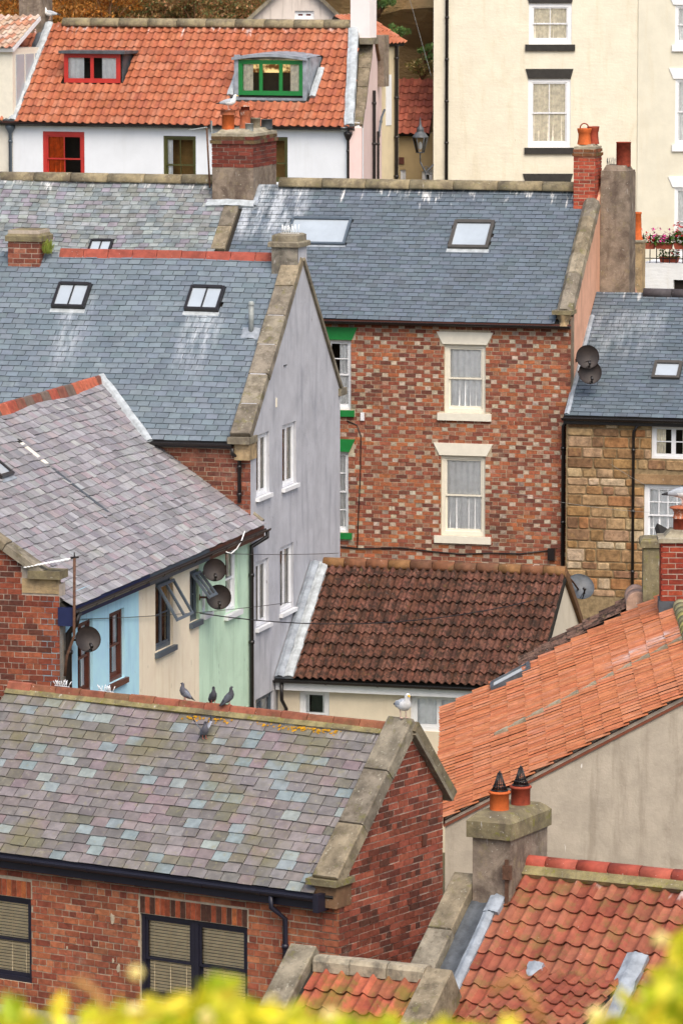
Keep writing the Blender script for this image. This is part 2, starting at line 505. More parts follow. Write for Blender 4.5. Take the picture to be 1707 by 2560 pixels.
def bricks(th, parent, pl, poly, holes, L, H, colf, m, bond='flemish', proud=.007, gap=.011, b_off=0., sag=0., name='brick', vis=None):
    """colf(kind, j) -> colour; holes: rects left free"""
    poly = ccw(poly)
    lo, hi = min(q[0] for q in poly), max(q[0] for q in poly)
    bl, bh = min(q[1] for q in poly), max(q[1] for q in poly)
    out = []
    j = 0
    b = bl + b_off
    while b < bh:
        hd = L / 2
        if bond == 'flemish':
            seq = [('S', L), ('H', hd)]; off = (0 if j % 2 == 0 else (L + hd) / 2)
        elif bond == 'garden':
            seq = [('H', hd)] if j % 4 == 3 else [('S', L)]; off = (j % 2) * L / 2 + (L / 4 if j % 4 == 3 else 0)
        else:
            seq = [('S', L)]; off = (j % 2) * L / 2
        a = lo - off - RN.uniform(0, .02); k = 0
        while a < hi:
            kind, w = seq[k % len(seq)]; k += 1
            w = w * (1 + RN.uniform(-.04, .04))
            x0, x1 = a + gap / 2 + RN.uniform(-.002, .002), a + w - gap / 2 + RN.uniform(-.002, .002)
            a += w
            y0, y1 = b + gap / 2 + RN.uniform(-.003, .003), b + H - gap / 2 + RN.uniform(-.003, .003)
            iv = [(x0, x1)]
            ym = (y0 + y1) / 2
            for h in holes:
                if h[2] < ym < h[3]:
                    nv = []
                    for p, q in iv:
                        if q <= h[0] or p >= h[1]: nv.append((p, q)); continue
                        if p < h[0]: nv.append((p, h[0] - .004))
                        if q > h[1]: nv.append((h[1] + .004, q))
                    iv = nv
            for p, q in iv:
                if q - p < .02: continue
                d = [RN.uniform(-.0025, .0025) for _ in range(4)]
                c = clip([(p, y0 + d[0]), (q, y0 + d[1]), (q, y1 + d[2]), (p, y1 + d[3])], poly)
                if len(c) < 3 or area(c) < .0006: continue
                out.append(piece_prism(pl, c, proud * RN.uniform(.5, 1.5), colf(kind, j)))
        b += H; j += 1
    pieces(th, parent, name, m, out)
    return out
def soldier(th, parent, pl, a0, a1, b0, b1, colf, m, w=.08):
    n = max(1, round((a1 - a0) / w)); w = (a1 - a0) / n; out = []
    for i in range(n):
        out.append(piece_prism(pl, [(a0 + i * w + .005, b0), (a0 + (i + 1) * w - .005, b0), (a0 + (i + 1) * w - .005, b1), (a0 + i * w + .005, b1)], .009 * RN.uniform(.6, 1.4), colf('S', 0)))
    pieces(th, parent, 'brick', m, out)
def blocks(th, parent, pl, poly, holes, colf, m, hs=(.2, .32), ws=(.28, .7)):
    poly = ccw(poly)
    lo, hi = min(q[0] for q in poly), max(q[0] for q in poly)
    bl, bh = min(q[1] for q in poly), max(q[1] for q in poly)
    b = bl; out = []
    while b < bh:
        H = RN.uniform(*hs); a = lo
        while a < hi:
            w = RN.uniform(*ws)
            if hi - a - w < .2: w = hi - a
            x0, x1, y0, y1 = a + .012, a + w - .012, b + .012, b + H - .012
            a += w
            iv = [(x0, x1)]; ym = (y0 + y1) / 2
            for h in holes:
                if h[2] < ym < h[3]:
                    nv = []
                    for p, q in iv:
                        if q <= h[0] or p >= h[1]: nv.append((p, q)); continue
                        if p < h[0]: nv.append((p, h[0] - .006))
                        if q > h[1]: nv.append((h[1] + .006, q))
                    iv = nv
            for p, q in iv:
                if q - p < .04: continue
                e = min(.03, (q - p) * .25)
                pts = []
                for (cx, cy, s1, s2) in ((p, y0, 1, 1), (q, y0, -1, 1), (q, y1, -1, -1), (p, y1, 1, -1)):
                    k1, k2 = e * RN.uniform(.3, 1), e * RN.uniform(.3, 1)
                    A1, A2 = (cx + s1 * k1, cy + RN.uniform(-.004, .006) * s2), (cx + RN.uniform(-.004, .006) * s1, cy + s2 * k2)
                    pts += [A2, A1] if (s1 == s2) else [A1, A2]
                pts = clip(pts, poly)
                if len(pts) < 3 or area(pts) < .003: continue
                pts = ccw(pts); n = len(pts)
                cx = sum(t[0] for t in pts) / n; cy = sum(t[1] for t in pts) / n
                inn = [(cx + (t[0] - cx) * (1 - .03 / max(.1, abs(t[0] - cx) + .05)), cy + (t[1] - cy) * (1 - .012 / max(.05, abs(t[1] - cy)))) for t in pts]
                c1 = RN.uniform(.018, .034)
                m_ = MB(); col = colf('S', 0)
                vs = [pl.p(t[0], t[1], c1 + RN.uniform(-.004, .004)) for t in inn] + [pl.p(t[0], t[1], c1 - .014) for t in pts] + [pl.p(t[0], t[1], -.004) for t in pts]
                fs = [tuple(range(n))] + [(i, i + n, (i + 1) % n + n, (i + 1) % n) for i in range(n)] + [(i + n, i + 2 * n, (i + 1) % n + 2 * n, (i + 1) % n + n) for i in range(n)]
                m_.add(vs, fs, col, inn + pts + pts)
                out.append(m_)
        b += H
    pieces(th, parent, 'stone_block', m, out)
# ------------------------------------------------------------------ roofs
def roof_slab(parent, pl, poly, m=None, thick=.1, name='roof', c=-.012):
    c -= pl.sag * .9
    mb = MB(); mb.prism(pl, poly, c - thick, c, back=True)
    occ([pl.p(a, b, 0) for a, b in poly])
    return mb.build(name, m or M_under, parent)
def inhole(c, holes):
    return any(h[0] < c[0] < h[1] and h[2] < c[1] < h[3] for h in holes)
def cut(iv, ym, holes, e=.004):
    for h in holes:
        if h[2] < ym < h[3]:
            nv = []
            for p, q in iv:
                if q <= h[0] or p >= h[1]: nv.append((p, q)); continue
                if p < h[0]: nv.append((p, h[0] - e))
                if q > h[1]: nv.append((h[1] + e, q))
            iv = nv
    return iv
def slates(th, parent, pl, poly, gauge, width, colf, m, holes=(), top=None, th_=.011, wj=.05, gj=.006, rj=.004, tj=.35, gap=.010, slip=0.0, missing=()):
    poly = ccw(poly)
    lo, hi = min(q[0] for q in poly), max(q[0] for q in poly)
    bl, bh = min(q[1] for q in poly), max(q[1] for q in poly)
    top = bh if top is None else top
    out = []; j = 0; b = bl
    while b < bh:
        a = lo - (j % 2) * width / 2 - RN.uniform(0, width * .06)
        i = 0
        while a < hi:
            w = width * (1 + RN.uniform(-wj, wj)); x0, x1 = a + gap / 2, a + w - gap / 2; a += w; i += 1
            g = RN.uniform(-gj, gj)
            if slip and RN.random() < slip: g -= RN.uniform(.01, .05)
            iv = cut([(x0, x1)], b + gauge * .5, holes)
            for p, q in iv:
                if q - p < .03: continue
                if inhole(((p + q) / 2, b + gauge / 2), missing): continue
                s1, s2 = RN.uniform(-rj, rj), RN.uniform(-rj, rj)
                b0 = b + g; b1 = b + gauge + .03
                c = clip([(p, b0 + s1), (q, b0 + s2), (q, b1), (p, b1)], poly)
                if len(c) < 3 or area(c) < .001: continue
                t1 = th_ * (1.8 + RN.uniform(-tj, tj)); t0 = th_ * .2
                tw = RN.uniform(-.002, .002)
                f = lambda A, Bb: t0 + (t1 - t0) * max(0, 1 - (Bb - b0) / (gauge + .03)) + tw * (A - p) / width
                out.append(piece_prism(pl, c, 0, colf(j, i), -.012, uvf=lambda A, Bb: (A, top - Bb), cf=f, thk=.007))
        b += gauge; j += 1
    pieces(th, parent, 'slate', m, out)
    return out
def pantiles(th, parent, pl, poly, gauge, W, colf, m, ov=1.04, holes=(), top=None, K=9, h=.045, roll=.45, lap=.05, tl=.02, jitter=.006, flip=False, name='pantile', trough=.3):
    poly = ccw(poly)
    lo, hi = min(q[0] for q in poly), max(q[0] for q in poly)
    bl, bh = min(q[1] for q in poly), max(q[1] for q in poly)
    top = bh if top is None else top
    prof = []
    for k in range(K + 1):
        x = k / K * ov
        if x < 1 - roll: c = -trough * h * sin(pi * x / (1 - roll))
        else: c = h * sin(pi * min(1, (x - (1 - roll)) / roll))
        prof.append(((1 - x if flip else x), c))
    if flip: prof.reverse()
    out = []; j = 0; b = bl
    nrow = max(1, round((bh - bl) / gauge)); g = (bh - bl) / nrow
    ncol = max(1, round((hi - lo) / W)); w = (hi - lo) / ncol
    for j in range(nrow):
        for i in range(ncol):
            a0 = lo + i * w; b0 = bl + j * g
            cen = (a0 + w / 2, b0 + g / 2)
            if inhole(cen, holes): continue
            if len(clip([(cen[0] - .01, cen[1] - .01), (cen[0] + .01, cen[1] - .01), (cen[0] + .01, cen[1] + .01), (cen[0] - .01, cen[1] + .01)], poly)) < 3: continue
            dj, dc, sk = RN.uniform(-jitter, jitter), RN.uniform(-.003, .004), RN.uniform(-.004, .004)
            m_ = MB(); col = colf(j, i)
            tail = b0 - lap + dj; head = b0 + g * 1.0 + .01
            vt = [pl.p(a0 + x * w + sk, tail, c + tl + .014 + dc) for x, c in prof]
            vm = [pl.p(a0 + x * w + sk * .3, (tail + head) / 2, c + tl / 2 + .008 + dc) for x, c in prof]
            vh = [pl.p(a0 + x * w - sk, head, c + .002 + dc) for x, c in prof]
            n = len(prof)
            uv = [(a0 + x * w, top - tail) for x, c in prof] + [(a0 + x * w, top - head) for x, c in prof]
            m_.add(vt + vh, [(k, k + 1, n + k + 1, n + k) for k in range(n - 1)], col, uv, True)
            vf = [pl.p(a0 + x * w + sk, tail, c + tl - .001 + dc) for x, c in prof]
            m_.add(vt + vf, [(k, n + k, n + k + 1, k + 1) for k in range(n - 1)], col, uv[:n] * 2, False)
            out.append(m_)
    pieces(th, parent, name, m, out)
    return out
def ridge(th, parent, P, Q, r, seg, colf, m, style='round', drop=.5, name='ridge_tile', side=None, gap=.006, lift=0., jit_=.004):
    d = Q - P; L = d.length; d = d / L
    x = d.cross(Z).normalized(); y = x.cross(d)
    n = max(1, round(L / seg)); s = L / n; out = []
    if style == 'round': prof = [(r * cos(t), r * sin(t)) for t in [pi * k / 10 for k in range(11)]] 
    elif style == 'angle': prof = [(r, -r * drop), (r * .35, r * .55), (0, r * .68), (-r * .35, r * .55), (-r, -r * drop)]
    else: prof = [(r, -r * drop), (r, r * .2), (r * .7, r * .6), (0, r * .72), (-r * .7, r * .6), (-r, r * .2), (-r, -r * drop)]
    if style == 'round': prof = [(r, -r * drop)] + prof + [(-r, -r * drop)]
    for i in range(n):
        mb = MB(); k = RN.uniform(-jit_, jit_)
        A = P + d * (i * s + gap) + y * (k + lift); B = P + d * ((i + 1) * s - gap) + y * (k + lift + RN.uniform(-jit_, jit_))
        mb.sweep(prof, A, B, x, y, colf(), smooth=False)
        if style == 'round': mb.sm = [True] * (len(mb.f) - 2) + [False] * 2
        out.append(mb)
    pieces(th, parent, name, m, out)
def coping(th, parent, pl, a0, a1, b0, b1, seg, colf, c0=-.05, c1=.1, m=None, cap=.0, name='coping_stone'):
    n = max(1, round((b1 - b0) / seg)); s = (b1 - b0) / n; out = []
    for i in range(n):
        mb = MB(); j = [RN.uniform(-.008, .008) for _ in range(4)]
        p0, p1 = b0 + i * s + .006, b0 + (i + 1) * s - .006
        e = .018
        poly0 = [(a0 + j[0], p0), (a1 + j[1], p0), (a1 + j[1], p1), (a0 + j[0], p1)]
        inn = [(a0 + j[0] + e, p0 + e * .4), (a1 + j[1] - e, p0 + e * .4), (a1 + j[1] - e, p1 - e * .4), (a0 + j[0] + e, p1 - e * .4)]
        t = c1 + j[2]
        vs = [pl.p(a, b, t) for a, b in inn] + [pl.p(a, b, t - e) for a, b in poly0] + [pl.p(a, b, c0) for a, b in poly0]
        fs = [(0, 1, 2, 3)] + [(k, k + 4, (k + 1) % 4 + 4, (k + 1) % 4) for k in range(4)] + [(k + 4, k + 8, (k + 1) % 4 + 8, (k + 1) % 4 + 4) for k in range(4)] + [(11, 10, 9, 8)]
        mb.add(vs, fs, colf())
        out.append(mb)
    pieces(th, parent, name, m or M_copep, out)
def cope_col(): return jit(hexc(RN.choice(('8a8272', '7f776a', '928875', '776f62', '857a66'))), .08)
def gutter(parent, P, Q, out, r=.055, m=None, fascia=None, fh=.16, name='gutter'):
    """half round gutter along PQ; out = outward horizontal direction"""
    mb = MB(); prof = []
    for k in range(9):
        t = pi + pi * k / 8
        prof.append((r * cos(t), r * sin(t)))
    for k in range(8, -1, -1):
        t = pi + pi * k / 8
        prof.append((r * .82 * cos(t), r * .82 * sin(t)))
    mb.sweep(prof, P, Q, out, Z, smooth=False)
    L = (Q - P).length; d = (Q - P) / L
    n = max(2, int(L / .9))
    for i in range(n + 1):
        A = P + d * (L * i / n)
        pr = [(x * 1.12, y * 1.12) for x, y in prof]
        mb.sweep(pr, A - d * .015, A + d * .015, out, Z)
    o = mb.build(name, m or M_black, parent)
    if fascia:
        f = MB(); A, B = P - out * (r + .012), Q - out * (r + .012)
        f.bar(A - Z * (fh / 2 - .03), B - Z * (fh / 2 - .03), .024, fh)
        f.build('fascia', fascia, parent)
    return o
def pipe(parent, pts, r=.036, m=None, brk=1.0, name='downpipe', wallN=None):
    mb = MB(); pts = [Vector(p) for p in pts]
    mb.tube(pts, r, 10)
    P, Q = pts[-2], pts[-1]
    L = (Q - P).length; n = max(1, int(L / brk)); d = (Q - P) / L
    for i in range(n + 1):
        A = P + d * (L * (i + .3) / (n + .6))
        mb.tube([A - d * .03, A + d * .03], r * 1.3, 10)
    return mb.build(name, m or M_black, parent)
def lead_strip(parent, pl, a0, a1, b0, b1, m=None, c=.03, wob=.012, n=14, name='lead_flashing', roll=.03):
    """dressed lead: a wavy sheet with a raised roll"""
    mb = MB(); K = 7
    vs = []; fs = []
    for i in range(n + 1):
        b = b0 + (b1 - b0) * i / n; o = RN.uniform(-wob, wob)
        for k in range(K + 1):
            x = k / K
            vs.append(pl.p(a0 + (a1 - a0) * x + o, b, c + roll * sin(pi * x) ** 2 * (1 if k % 2 else .6) + RN.uniform(-.004, .004)))
    W = K + 1
    fs = [(i * W + k, i * W + k + 1, (i + 1) * W + k + 1, (i + 1) * W + k) for i in range(n) for k in range(K)]
    mb.add(vs, fs, smooth=True)
    e = [pl.p(a, b, -.02) for a, b in ((a0, b0), (a1, b0), (a1, b1), (a0, b1))]
    mb.add([vs[0], vs[K], e[1], e[0]], [(0, 3, 2, 1)]); mb.add([vs[0], vs[n * W], e[3], e[0]], [(0, 1, 2, 3)]); mb.add([vs[K], vs[-1], e[2], e[1]], [(0, 3, 2, 1)])
    return mb.build(name, m or M_lead, parent)
# ------------------------------------------------------------------ windows
def curtain_mesh(pl, a0, a1, b0, b1, c, waves=7, amp=.02):
    mb = MB(); n = max(8, waves * 5)
    vs = []
    for i in range(n + 1):
        x = i / n
        w = amp * sin(x * waves * 2 * pi + RN.uniform(-.4, .4)) + RN.uniform(-.004, .004)
        vs += [pl.p(a0 + (a1 - a0) * x, b0, c + w), pl.p(a0 + (a1 - a0) * x, b1, c + w * .6)]
    mb.add(vs, [(2 * i, 2 * i + 2, 2 * i + 3, 2 * i + 1) for i in range(n)], smooth=True)
    return mb
def window(parent, pl, r, m, style='sash', cols=2, rows=(1, 1), fw=.07, bar=.022, c=-.05, sill=None, lintel=None, curtain=('net', 1.0), sm=None, room=M_room, label=None, split=.5, lights=2, glass=None, depth=.13):
    a0, a1, b0, b1 = r
    f = MB(); D = .06
    f.box(pl, a0, a0 + fw, b0, b1, c - D, c); f.box(pl, a1 - fw, a1, b0, b1, c - D, c)
    f.box(pl, a0 + fw, a1 - fw, b1 - fw, b1, c - D, c - .002); f.box(pl, a0 + fw, a1 - fw, b0, b0 + fw * 1.1, c - D, c - .002)
    panes = []
    i0, i1, j0, j1 = a0 + fw, a1 - fw, b0 + fw * 1.1, b1 - fw
    if style == 'sash':
        bm = j0 + (j1 - j0) * split
        for k, (p, q, cc, nr) in enumerate(((bm - .02, j1, c - .018, rows[0]), (j0, bm + .02, c - .048, rows[1]))):
            s = .035
            f.box(pl, i0, i0 + s, p, q, cc - .03, cc); f.box(pl, i1 - s, i1, p, q, cc - .03, cc)
            f.box(pl, i0 + s, i1 - s, p, p + s * (1 if k == 0 else 1.6), cc - .03, cc - .001); f.box(pl, i0 + s, i1 - s, q - s, q, cc - .03, cc - .001)
            for x in range(1, cols):
                xa = i0 + s + (i1 - i0 - 2 * s) * x / cols
                f.box(pl, xa - bar / 2, xa + bar / 2, p + s, q - s, cc - .026, cc - .004)
            for y in range(1, nr):
                yb = p + s + (q - p - 2 * s) * y / nr
                f.box(pl, i0 + s, i1 - s, yb - bar / 2, yb + bar / 2, cc - .025, cc - .005)
            panes.append((i0 + s, i1 - s, p + s, q - s, cc - .016))
    else:
        for x in range(lights):
            p = i0 + (i1 - i0) * x / lights; q = i0 + (i1 - i0) * (x + 1) / lights
            s = .045; cc = c - .012
            f.box(pl, p, p + s, j0, j1, cc - .03, cc); f.box(pl, q - s, q, j0, j1, cc - .03, cc)
            f.box(pl, p + s, q - s, j0, j0 + s, cc - .03, cc - .001); f.box(pl, p + s, q - s, j1 - s, j1, cc - .03, cc - .001)
            for y in range(1, rows[0]):
                yb = j0 + s + (j1 - j0 - 2 * s) * y / rows[0]
                f.box(pl, p + s, q - s, yb - bar / 2, yb + bar / 2, cc - .025, cc - .005)
            for y in range(1, cols):
                xa = p + s + (q - p - 2 * s) * y / cols
                f.box(pl, xa - bar / 2, xa + bar / 2, j0 + s, j1 - s, cc - .026, cc - .004)
            panes.append((p + s, q - s, j0 + s, j1 - s, cc - .016))
    w = f.build('window', m, parent, label=label)
    for p in panes:
        g = MB(); g.add([pl.p(p[0], p[2], p[4]), pl.p(p[1], p[2], p[4]), pl.p(p[1], p[3], p[4]), pl.p(p[0], p[3], p[4])], [(0, 1, 2, 3)])
        g.build('pane', glass or M_glass, w)
    rm = MB(); dd = .55
    P = lambda a, b, cc: pl.p(a, b, cc)
    e = [(a0, b0), (a1, b0), (a1, b1), (a0, b1)]
    vs = [P(a, b, c - D) for a, b in e] + [P(a, b, c - D - dd) for a, b in e]
    rm.add(vs, [(4, 5, 6, 7)] + [(k, (k + 1) % 4, (k + 1) % 4 + 4, k + 4) for k in range(4)])
    rm.build('room', room, w)
    if curtain:
        kind, amt = curtain[0], curtain[1]
        cm = {'net': M_net, 'tan': M_tan, 'blind': M_blind, 'orange': M_orange}.get(kind, M_net)
        cc = c - D - (.02 if kind != 'blind' else .01)
        if kind == 'blind':
            s = MB(); n = int((b1 - b0) / .042)
            for k in range(n):
                bb = b0 + (b1 - b0) * (k + .5) / n
                s.add([pl.p(a0 + .02, bb - .0175, cc - .002), pl.p(a1 - .02, bb - .0175, cc - .002), pl.p(a1 - .02, bb + .0195, cc + .006), pl.p(a0 + .02, bb + .0195, cc + .006)], [(0, 1, 2, 3)])
            for x in (.2, .5, .8):
                xa = a0 + (a1 - a0) * x
                s.box(pl, xa - .002, xa + .002, b0, b1, cc + .014, cc + .016)
            s.build('blind', cm, w)
        elif amt >= 1:
            curtain_mesh(pl, a0 + .01, a1 - .01, b0 + .01, b1, cc, max(4, int((a1 - a0) / .12))).build('curtain', cm, w)
        else:
            ww = (a1 - a0) * amt / 2
            if 'left' not in curtain[2:]: curtain_mesh(pl, a1 - fw - ww, a1 - .01, b0, b1, cc, 4).build('curtain', cm, w)
            if 'right' not in curtain[2:]: curtain_mesh(pl, a0 + .01, a0 + fw + ww, b0, b1, cc, 4).build('curtain', cm, w)
    if sill:   # (extend, height, projection)
        ex, hh, pr = sill
        s = MB(); s.box(pl, a0 - ex, a1 + ex, b0 - hh, b0 - .001, -depth + .01, pr)
        s.build('sill', sm or m, w)
    if lintel:  # (height, flare, extend, material)
        hh, fl, ex, lm = lintel
        s = MB(); s.prism(pl, [(a0 - ex, b1 + .001), (a1 + ex, b1 + .001), (a1 + ex + fl, b1 + hh), (a0 - ex - fl, b1 + hh)], -depth + .01, .028, back=True)
        s.build('lintel', lm, w)
    return w
def skylight(parent, pl, r, m=M_slategrey, bars=0, h=.07, fr=.06, apron=.08, glass=None, am=None):
    a0, a1, b0, b1 = r
    f = MB()
    f.box(pl, a0, a0 + fr, b0, b1, -.02, h); f.box(pl, a1 - fr, a1, b0, b1, -.02, h)
    f.box(pl, a0 + fr, a1 - fr, b0, b0 + fr, -.02, h - .002); f.box(pl, a0 + fr, a1 - fr, b1 - fr * 1.2, b1, -.02, h + .012)
    for k in range(bars):
        x = a0 + (a1 - a0) * (k + 1) / (bars + 1)
        f.box(pl, x - .012, x + .012, b0 + fr, b1 - fr, h - .035, h - .004)
    o = f.build('skylight', m, parent)
    g = MB(); g.box(pl, a0 + fr, a1 - fr, b0 + fr, b1 - fr * 1.2, -.01, h - .03)
    g.build('pane', glass or M_skyglass, o)
    if apron:
        s = MB(); s.box(pl, a0 - .02, a1 + .02, b0 - apron, b0 - .002, -.01, .022)
        s.build('flashing', am or M_lead, o)
    return o
# ------------------------------------------------------------------ chimneys
def box_frame(P, u, n):
    """frames of the four faces of an upright box: P = front left bottom"""
    return P, u, n
def stack(th, P, u, n, w, d, h, m, name='chimney', taper=0.0, cap=None, label=None):
    """solid upright block: returns chimney object"""
    mb = MB()
    e = [(0, 0), (w, 0), (w, d), (0, d)]
    vs = [P + u * a + n * b for a, b in e] + [P + u * (a + (w / 2 - a) * taper) + n * (b + (d / 2 - b) * taper) + Z * h for a, b in e]
    mb.add(vs, [(0, 1, 5, 4), (1, 2, 6, 5), (2, 3, 7, 6), (3, 0, 4, 7), (4, 5, 6, 7)])
    occ([vs[0], vs[1], vs[5], vs[4]]); occ([vs[1], vs[2], vs[6], vs[5]])
    return mb.build(name, m, th, label=label)
def brick_stack(th, ch, P, u, n, w, d, h, L, H, colf, m, bond='stretcher'):
    fp = Pl(P, u, Z)
    bricks(th, ch, fp, [(0, 0), (w, 0), (w, h), (0, h)], [], L, H, colf, m, bond, .006, .012)
    rp = Pl(P + u * w, n, Z)
    bricks(th, ch, rp, [(0, 0), (d, 0), (d, h), (0, h)], [], L, H, colf, m, bond, .006, .012)
    lp = Pl(P + n * d, -n, Z)
    bricks(th, ch, lp, [(0, 0), (d, 0), (d, h), (0, h)], [], L, H, colf, m, bond, .006, .012)
def slab(parent, P, u, n, w, d, h, m, name='cap', e=.03, dome=0.0, k=0):
    """bevelled slab, optionally domed; P = front left bottom corner"""
    mb = MB(); rings = []
    for off, z in ((0, 0), (0, h * .8), (e, h)):
        rings.append([(off, off), (w - off, off), (w - off, d - off), (off, d - off)] if True else None)
        rings[-1] = [P + u * a + n * b + Z * z for a, b in rings[-1]]
    if dome:
        rings.append([P + u * (w / 2 + (a - w / 2) * .8) + n * (d / 2 + (b - d / 2) * .85) + Z * (h + dome) for a, b in ((e, e), (w - e, e), (w - e, d - e), (e, d - e))])
    vs = [v for r in rings for v in r]; q = len(rings)
    fs = [(3, 2, 1, 0)] + [(i * 4 + k, i * 4 + (k + 1) % 4, (i + 1) * 4 + (k + 1) % 4, (i + 1) * 4 + k) for i in range(q - 1) for k in range(4)] + [tuple(range(q * 4 - 4, q * 4))]
    mb.add(vs, fs)
    return mb.build(name, m, parent)
M_pot = plain('terracotta_pot', 'c4622f', .75, .3, .22, scale=9)
M_potdark = plain('weathered_pot', '8e3f2c', .8, .3, .3, scale=9)
M_potwhite = stone('limed_pot', 'b56a4a', 'd8d0c4', .9, '8a4a35', .95)
def pot(parent, P, r, h, m=None, style='roll', name='pot'):
    mb = MB(); t = r * .8
    if style == 'roll': prof = [(r * .98, 0), (r * .98, h * .86), (r * 1.12, h * .88), (r * 1.14, h * .95), (r * 1.04, h), (t, h), (t, h * .5), (0.01, h * .5)]
    elif style == 'flare': prof = [(r * 1.1, 0), (r * .95, h * .3), (r * .9, h * .66), (r * .95, h * .7), (r * 1.0, h * .74), (r * 1.1, h * .95), (r * 1.1, h), (t, h), (t, h * .6), (.01, h * .6)]
    else: prof = [(r, 0), (r, h * .97), (r * 1.05, h * .97), (r * 1.05, h), (t, h), (t, h * .5), (.01, h * .5)]
    mb.lathe(P, prof, 20)
    return mb.build(name, m or M_pot, parent)
def cage(parent, P, r, h):
    mb = MB(); n = 16
    for k in range(n):
        t = 2 * pi * k / n
        mb.tube([P + Vector((cos(t) * r, sin(t) * r, 0)), P + Vector((cos(t) * r * .5, sin(t) * r * .5, h * .52)), P + Vector((cos(t) * .02, sin(t) * .02, h))], .0065, 5)
    for z, s in ((0, 1), (.02, 1), (.3 * h, .72)):
        mb.tube([P + Vector((cos(2 * pi * k / 20) * r * s, sin(2 * pi * k / 20) * r * s, z)) for k in range(21)], .009 if z < .1 else .005, 5, cap=False)
    mb.tube([P + Z * (h * .95), P + Z * (h * 1.1)], .014, 6)
    return mb.build('wire_guard', M_black, parent)
# ------------------------------------------------------------------ small things
def dish(label, P, face, r, wallP, mount=None, group='satellite dishes', m=None, arm_down=.35):
    """P = dish centre, face = direction it points, wallP = bracket point"""
    o = thing('satellite_dish', label, 'satellite dish', wallP, group)
    face = face.normalized()
    mb = MB(); n = 8
    prof = [(r * i / n, r * .28 * (i / n) ** 2 - r * .28) for i in range(n + 1)]
    prof += [(r * 1.01, .004), (r * .99, -.012)] + [(r * i / n, r * .28 * (i / n) ** 2 - r * .28 - .012) for i in range(n, -1, -1)]
    mb.lathe(P, prof, 28, face)
    mb.build('reflector', m or M_dish, o)
    side = face.cross(Z).normalized(); up = side.cross(face)
    lnb = P + face * r * .75 - up * r * .62
    a = MB(); a.tube([P - up * r * .95, lnb - up * .03], .012, 6); a.tube([P - up * r * .95 + side * r * .2, lnb - up * .03], .006, 5)
    a.build('feed_arm', M_black, o)
    l = MB(); l.lathe(lnb, [(.001, -.03), (.028, -.03), (.028, .04), (.02, .07), (.001, .07)], 12, (P - lnb)); l.tube([lnb, lnb - Z * .09], .017, 8)
    l.build('receiver', M_black, o)
    b = MB(); b.tube([P - face * r * .3, P - face * (r * .3 + .06), (wallP + P) / 2 - face * .05, wallP], .018, 8)
    wn_ = (wallP - P).normalized()
    b.tube([wallP - wn_ * .002, wallP + wn_ * .015], .06, 8)
    b.build('bracket', M_rust, o)
    return o
def loft(mb, rings, n=12, colf=None):
    """rings: (centre, across vector, up vector) ellipses"""
    vs = []
    for C, A, B in rings:
        vs += [C + A * cos(2 * pi * k / n) + B * sin(2 * pi * k / n) for k in range(n)]
    for i in range(len(rings) - 1):
        for k in range(n):
            f = (i * n + k, i * n + (k + 1) % n, (i + 1) * n + (k + 1) % n, (i + 1) * n + k)
            col = colf(i, k, n) if colf else None
            mb.f.append(tuple(j + len(mb.v) for j in f)); mb.c.append(col); mb.sm.append(True)
    mb.f.append(tuple(len(mb.v) + k for k in reversed(range(n)))); mb.c.append(colf(0, 0, n) if colf else None); mb.sm.append(True)
    q = len(vs) - n
    mb.f.append(tuple(len(mb.v) + q + k for k in range(n))); mb.c.append(colf(len(rings) - 2, 0, n) if colf else None); mb.sm.append(True)
    mb.v.extend(vs); mb.uv.extend([(0.0, 0.0)] * len(vs))
M_bird = piece_mat('plumage', .85, .12, 30, bump=.15)
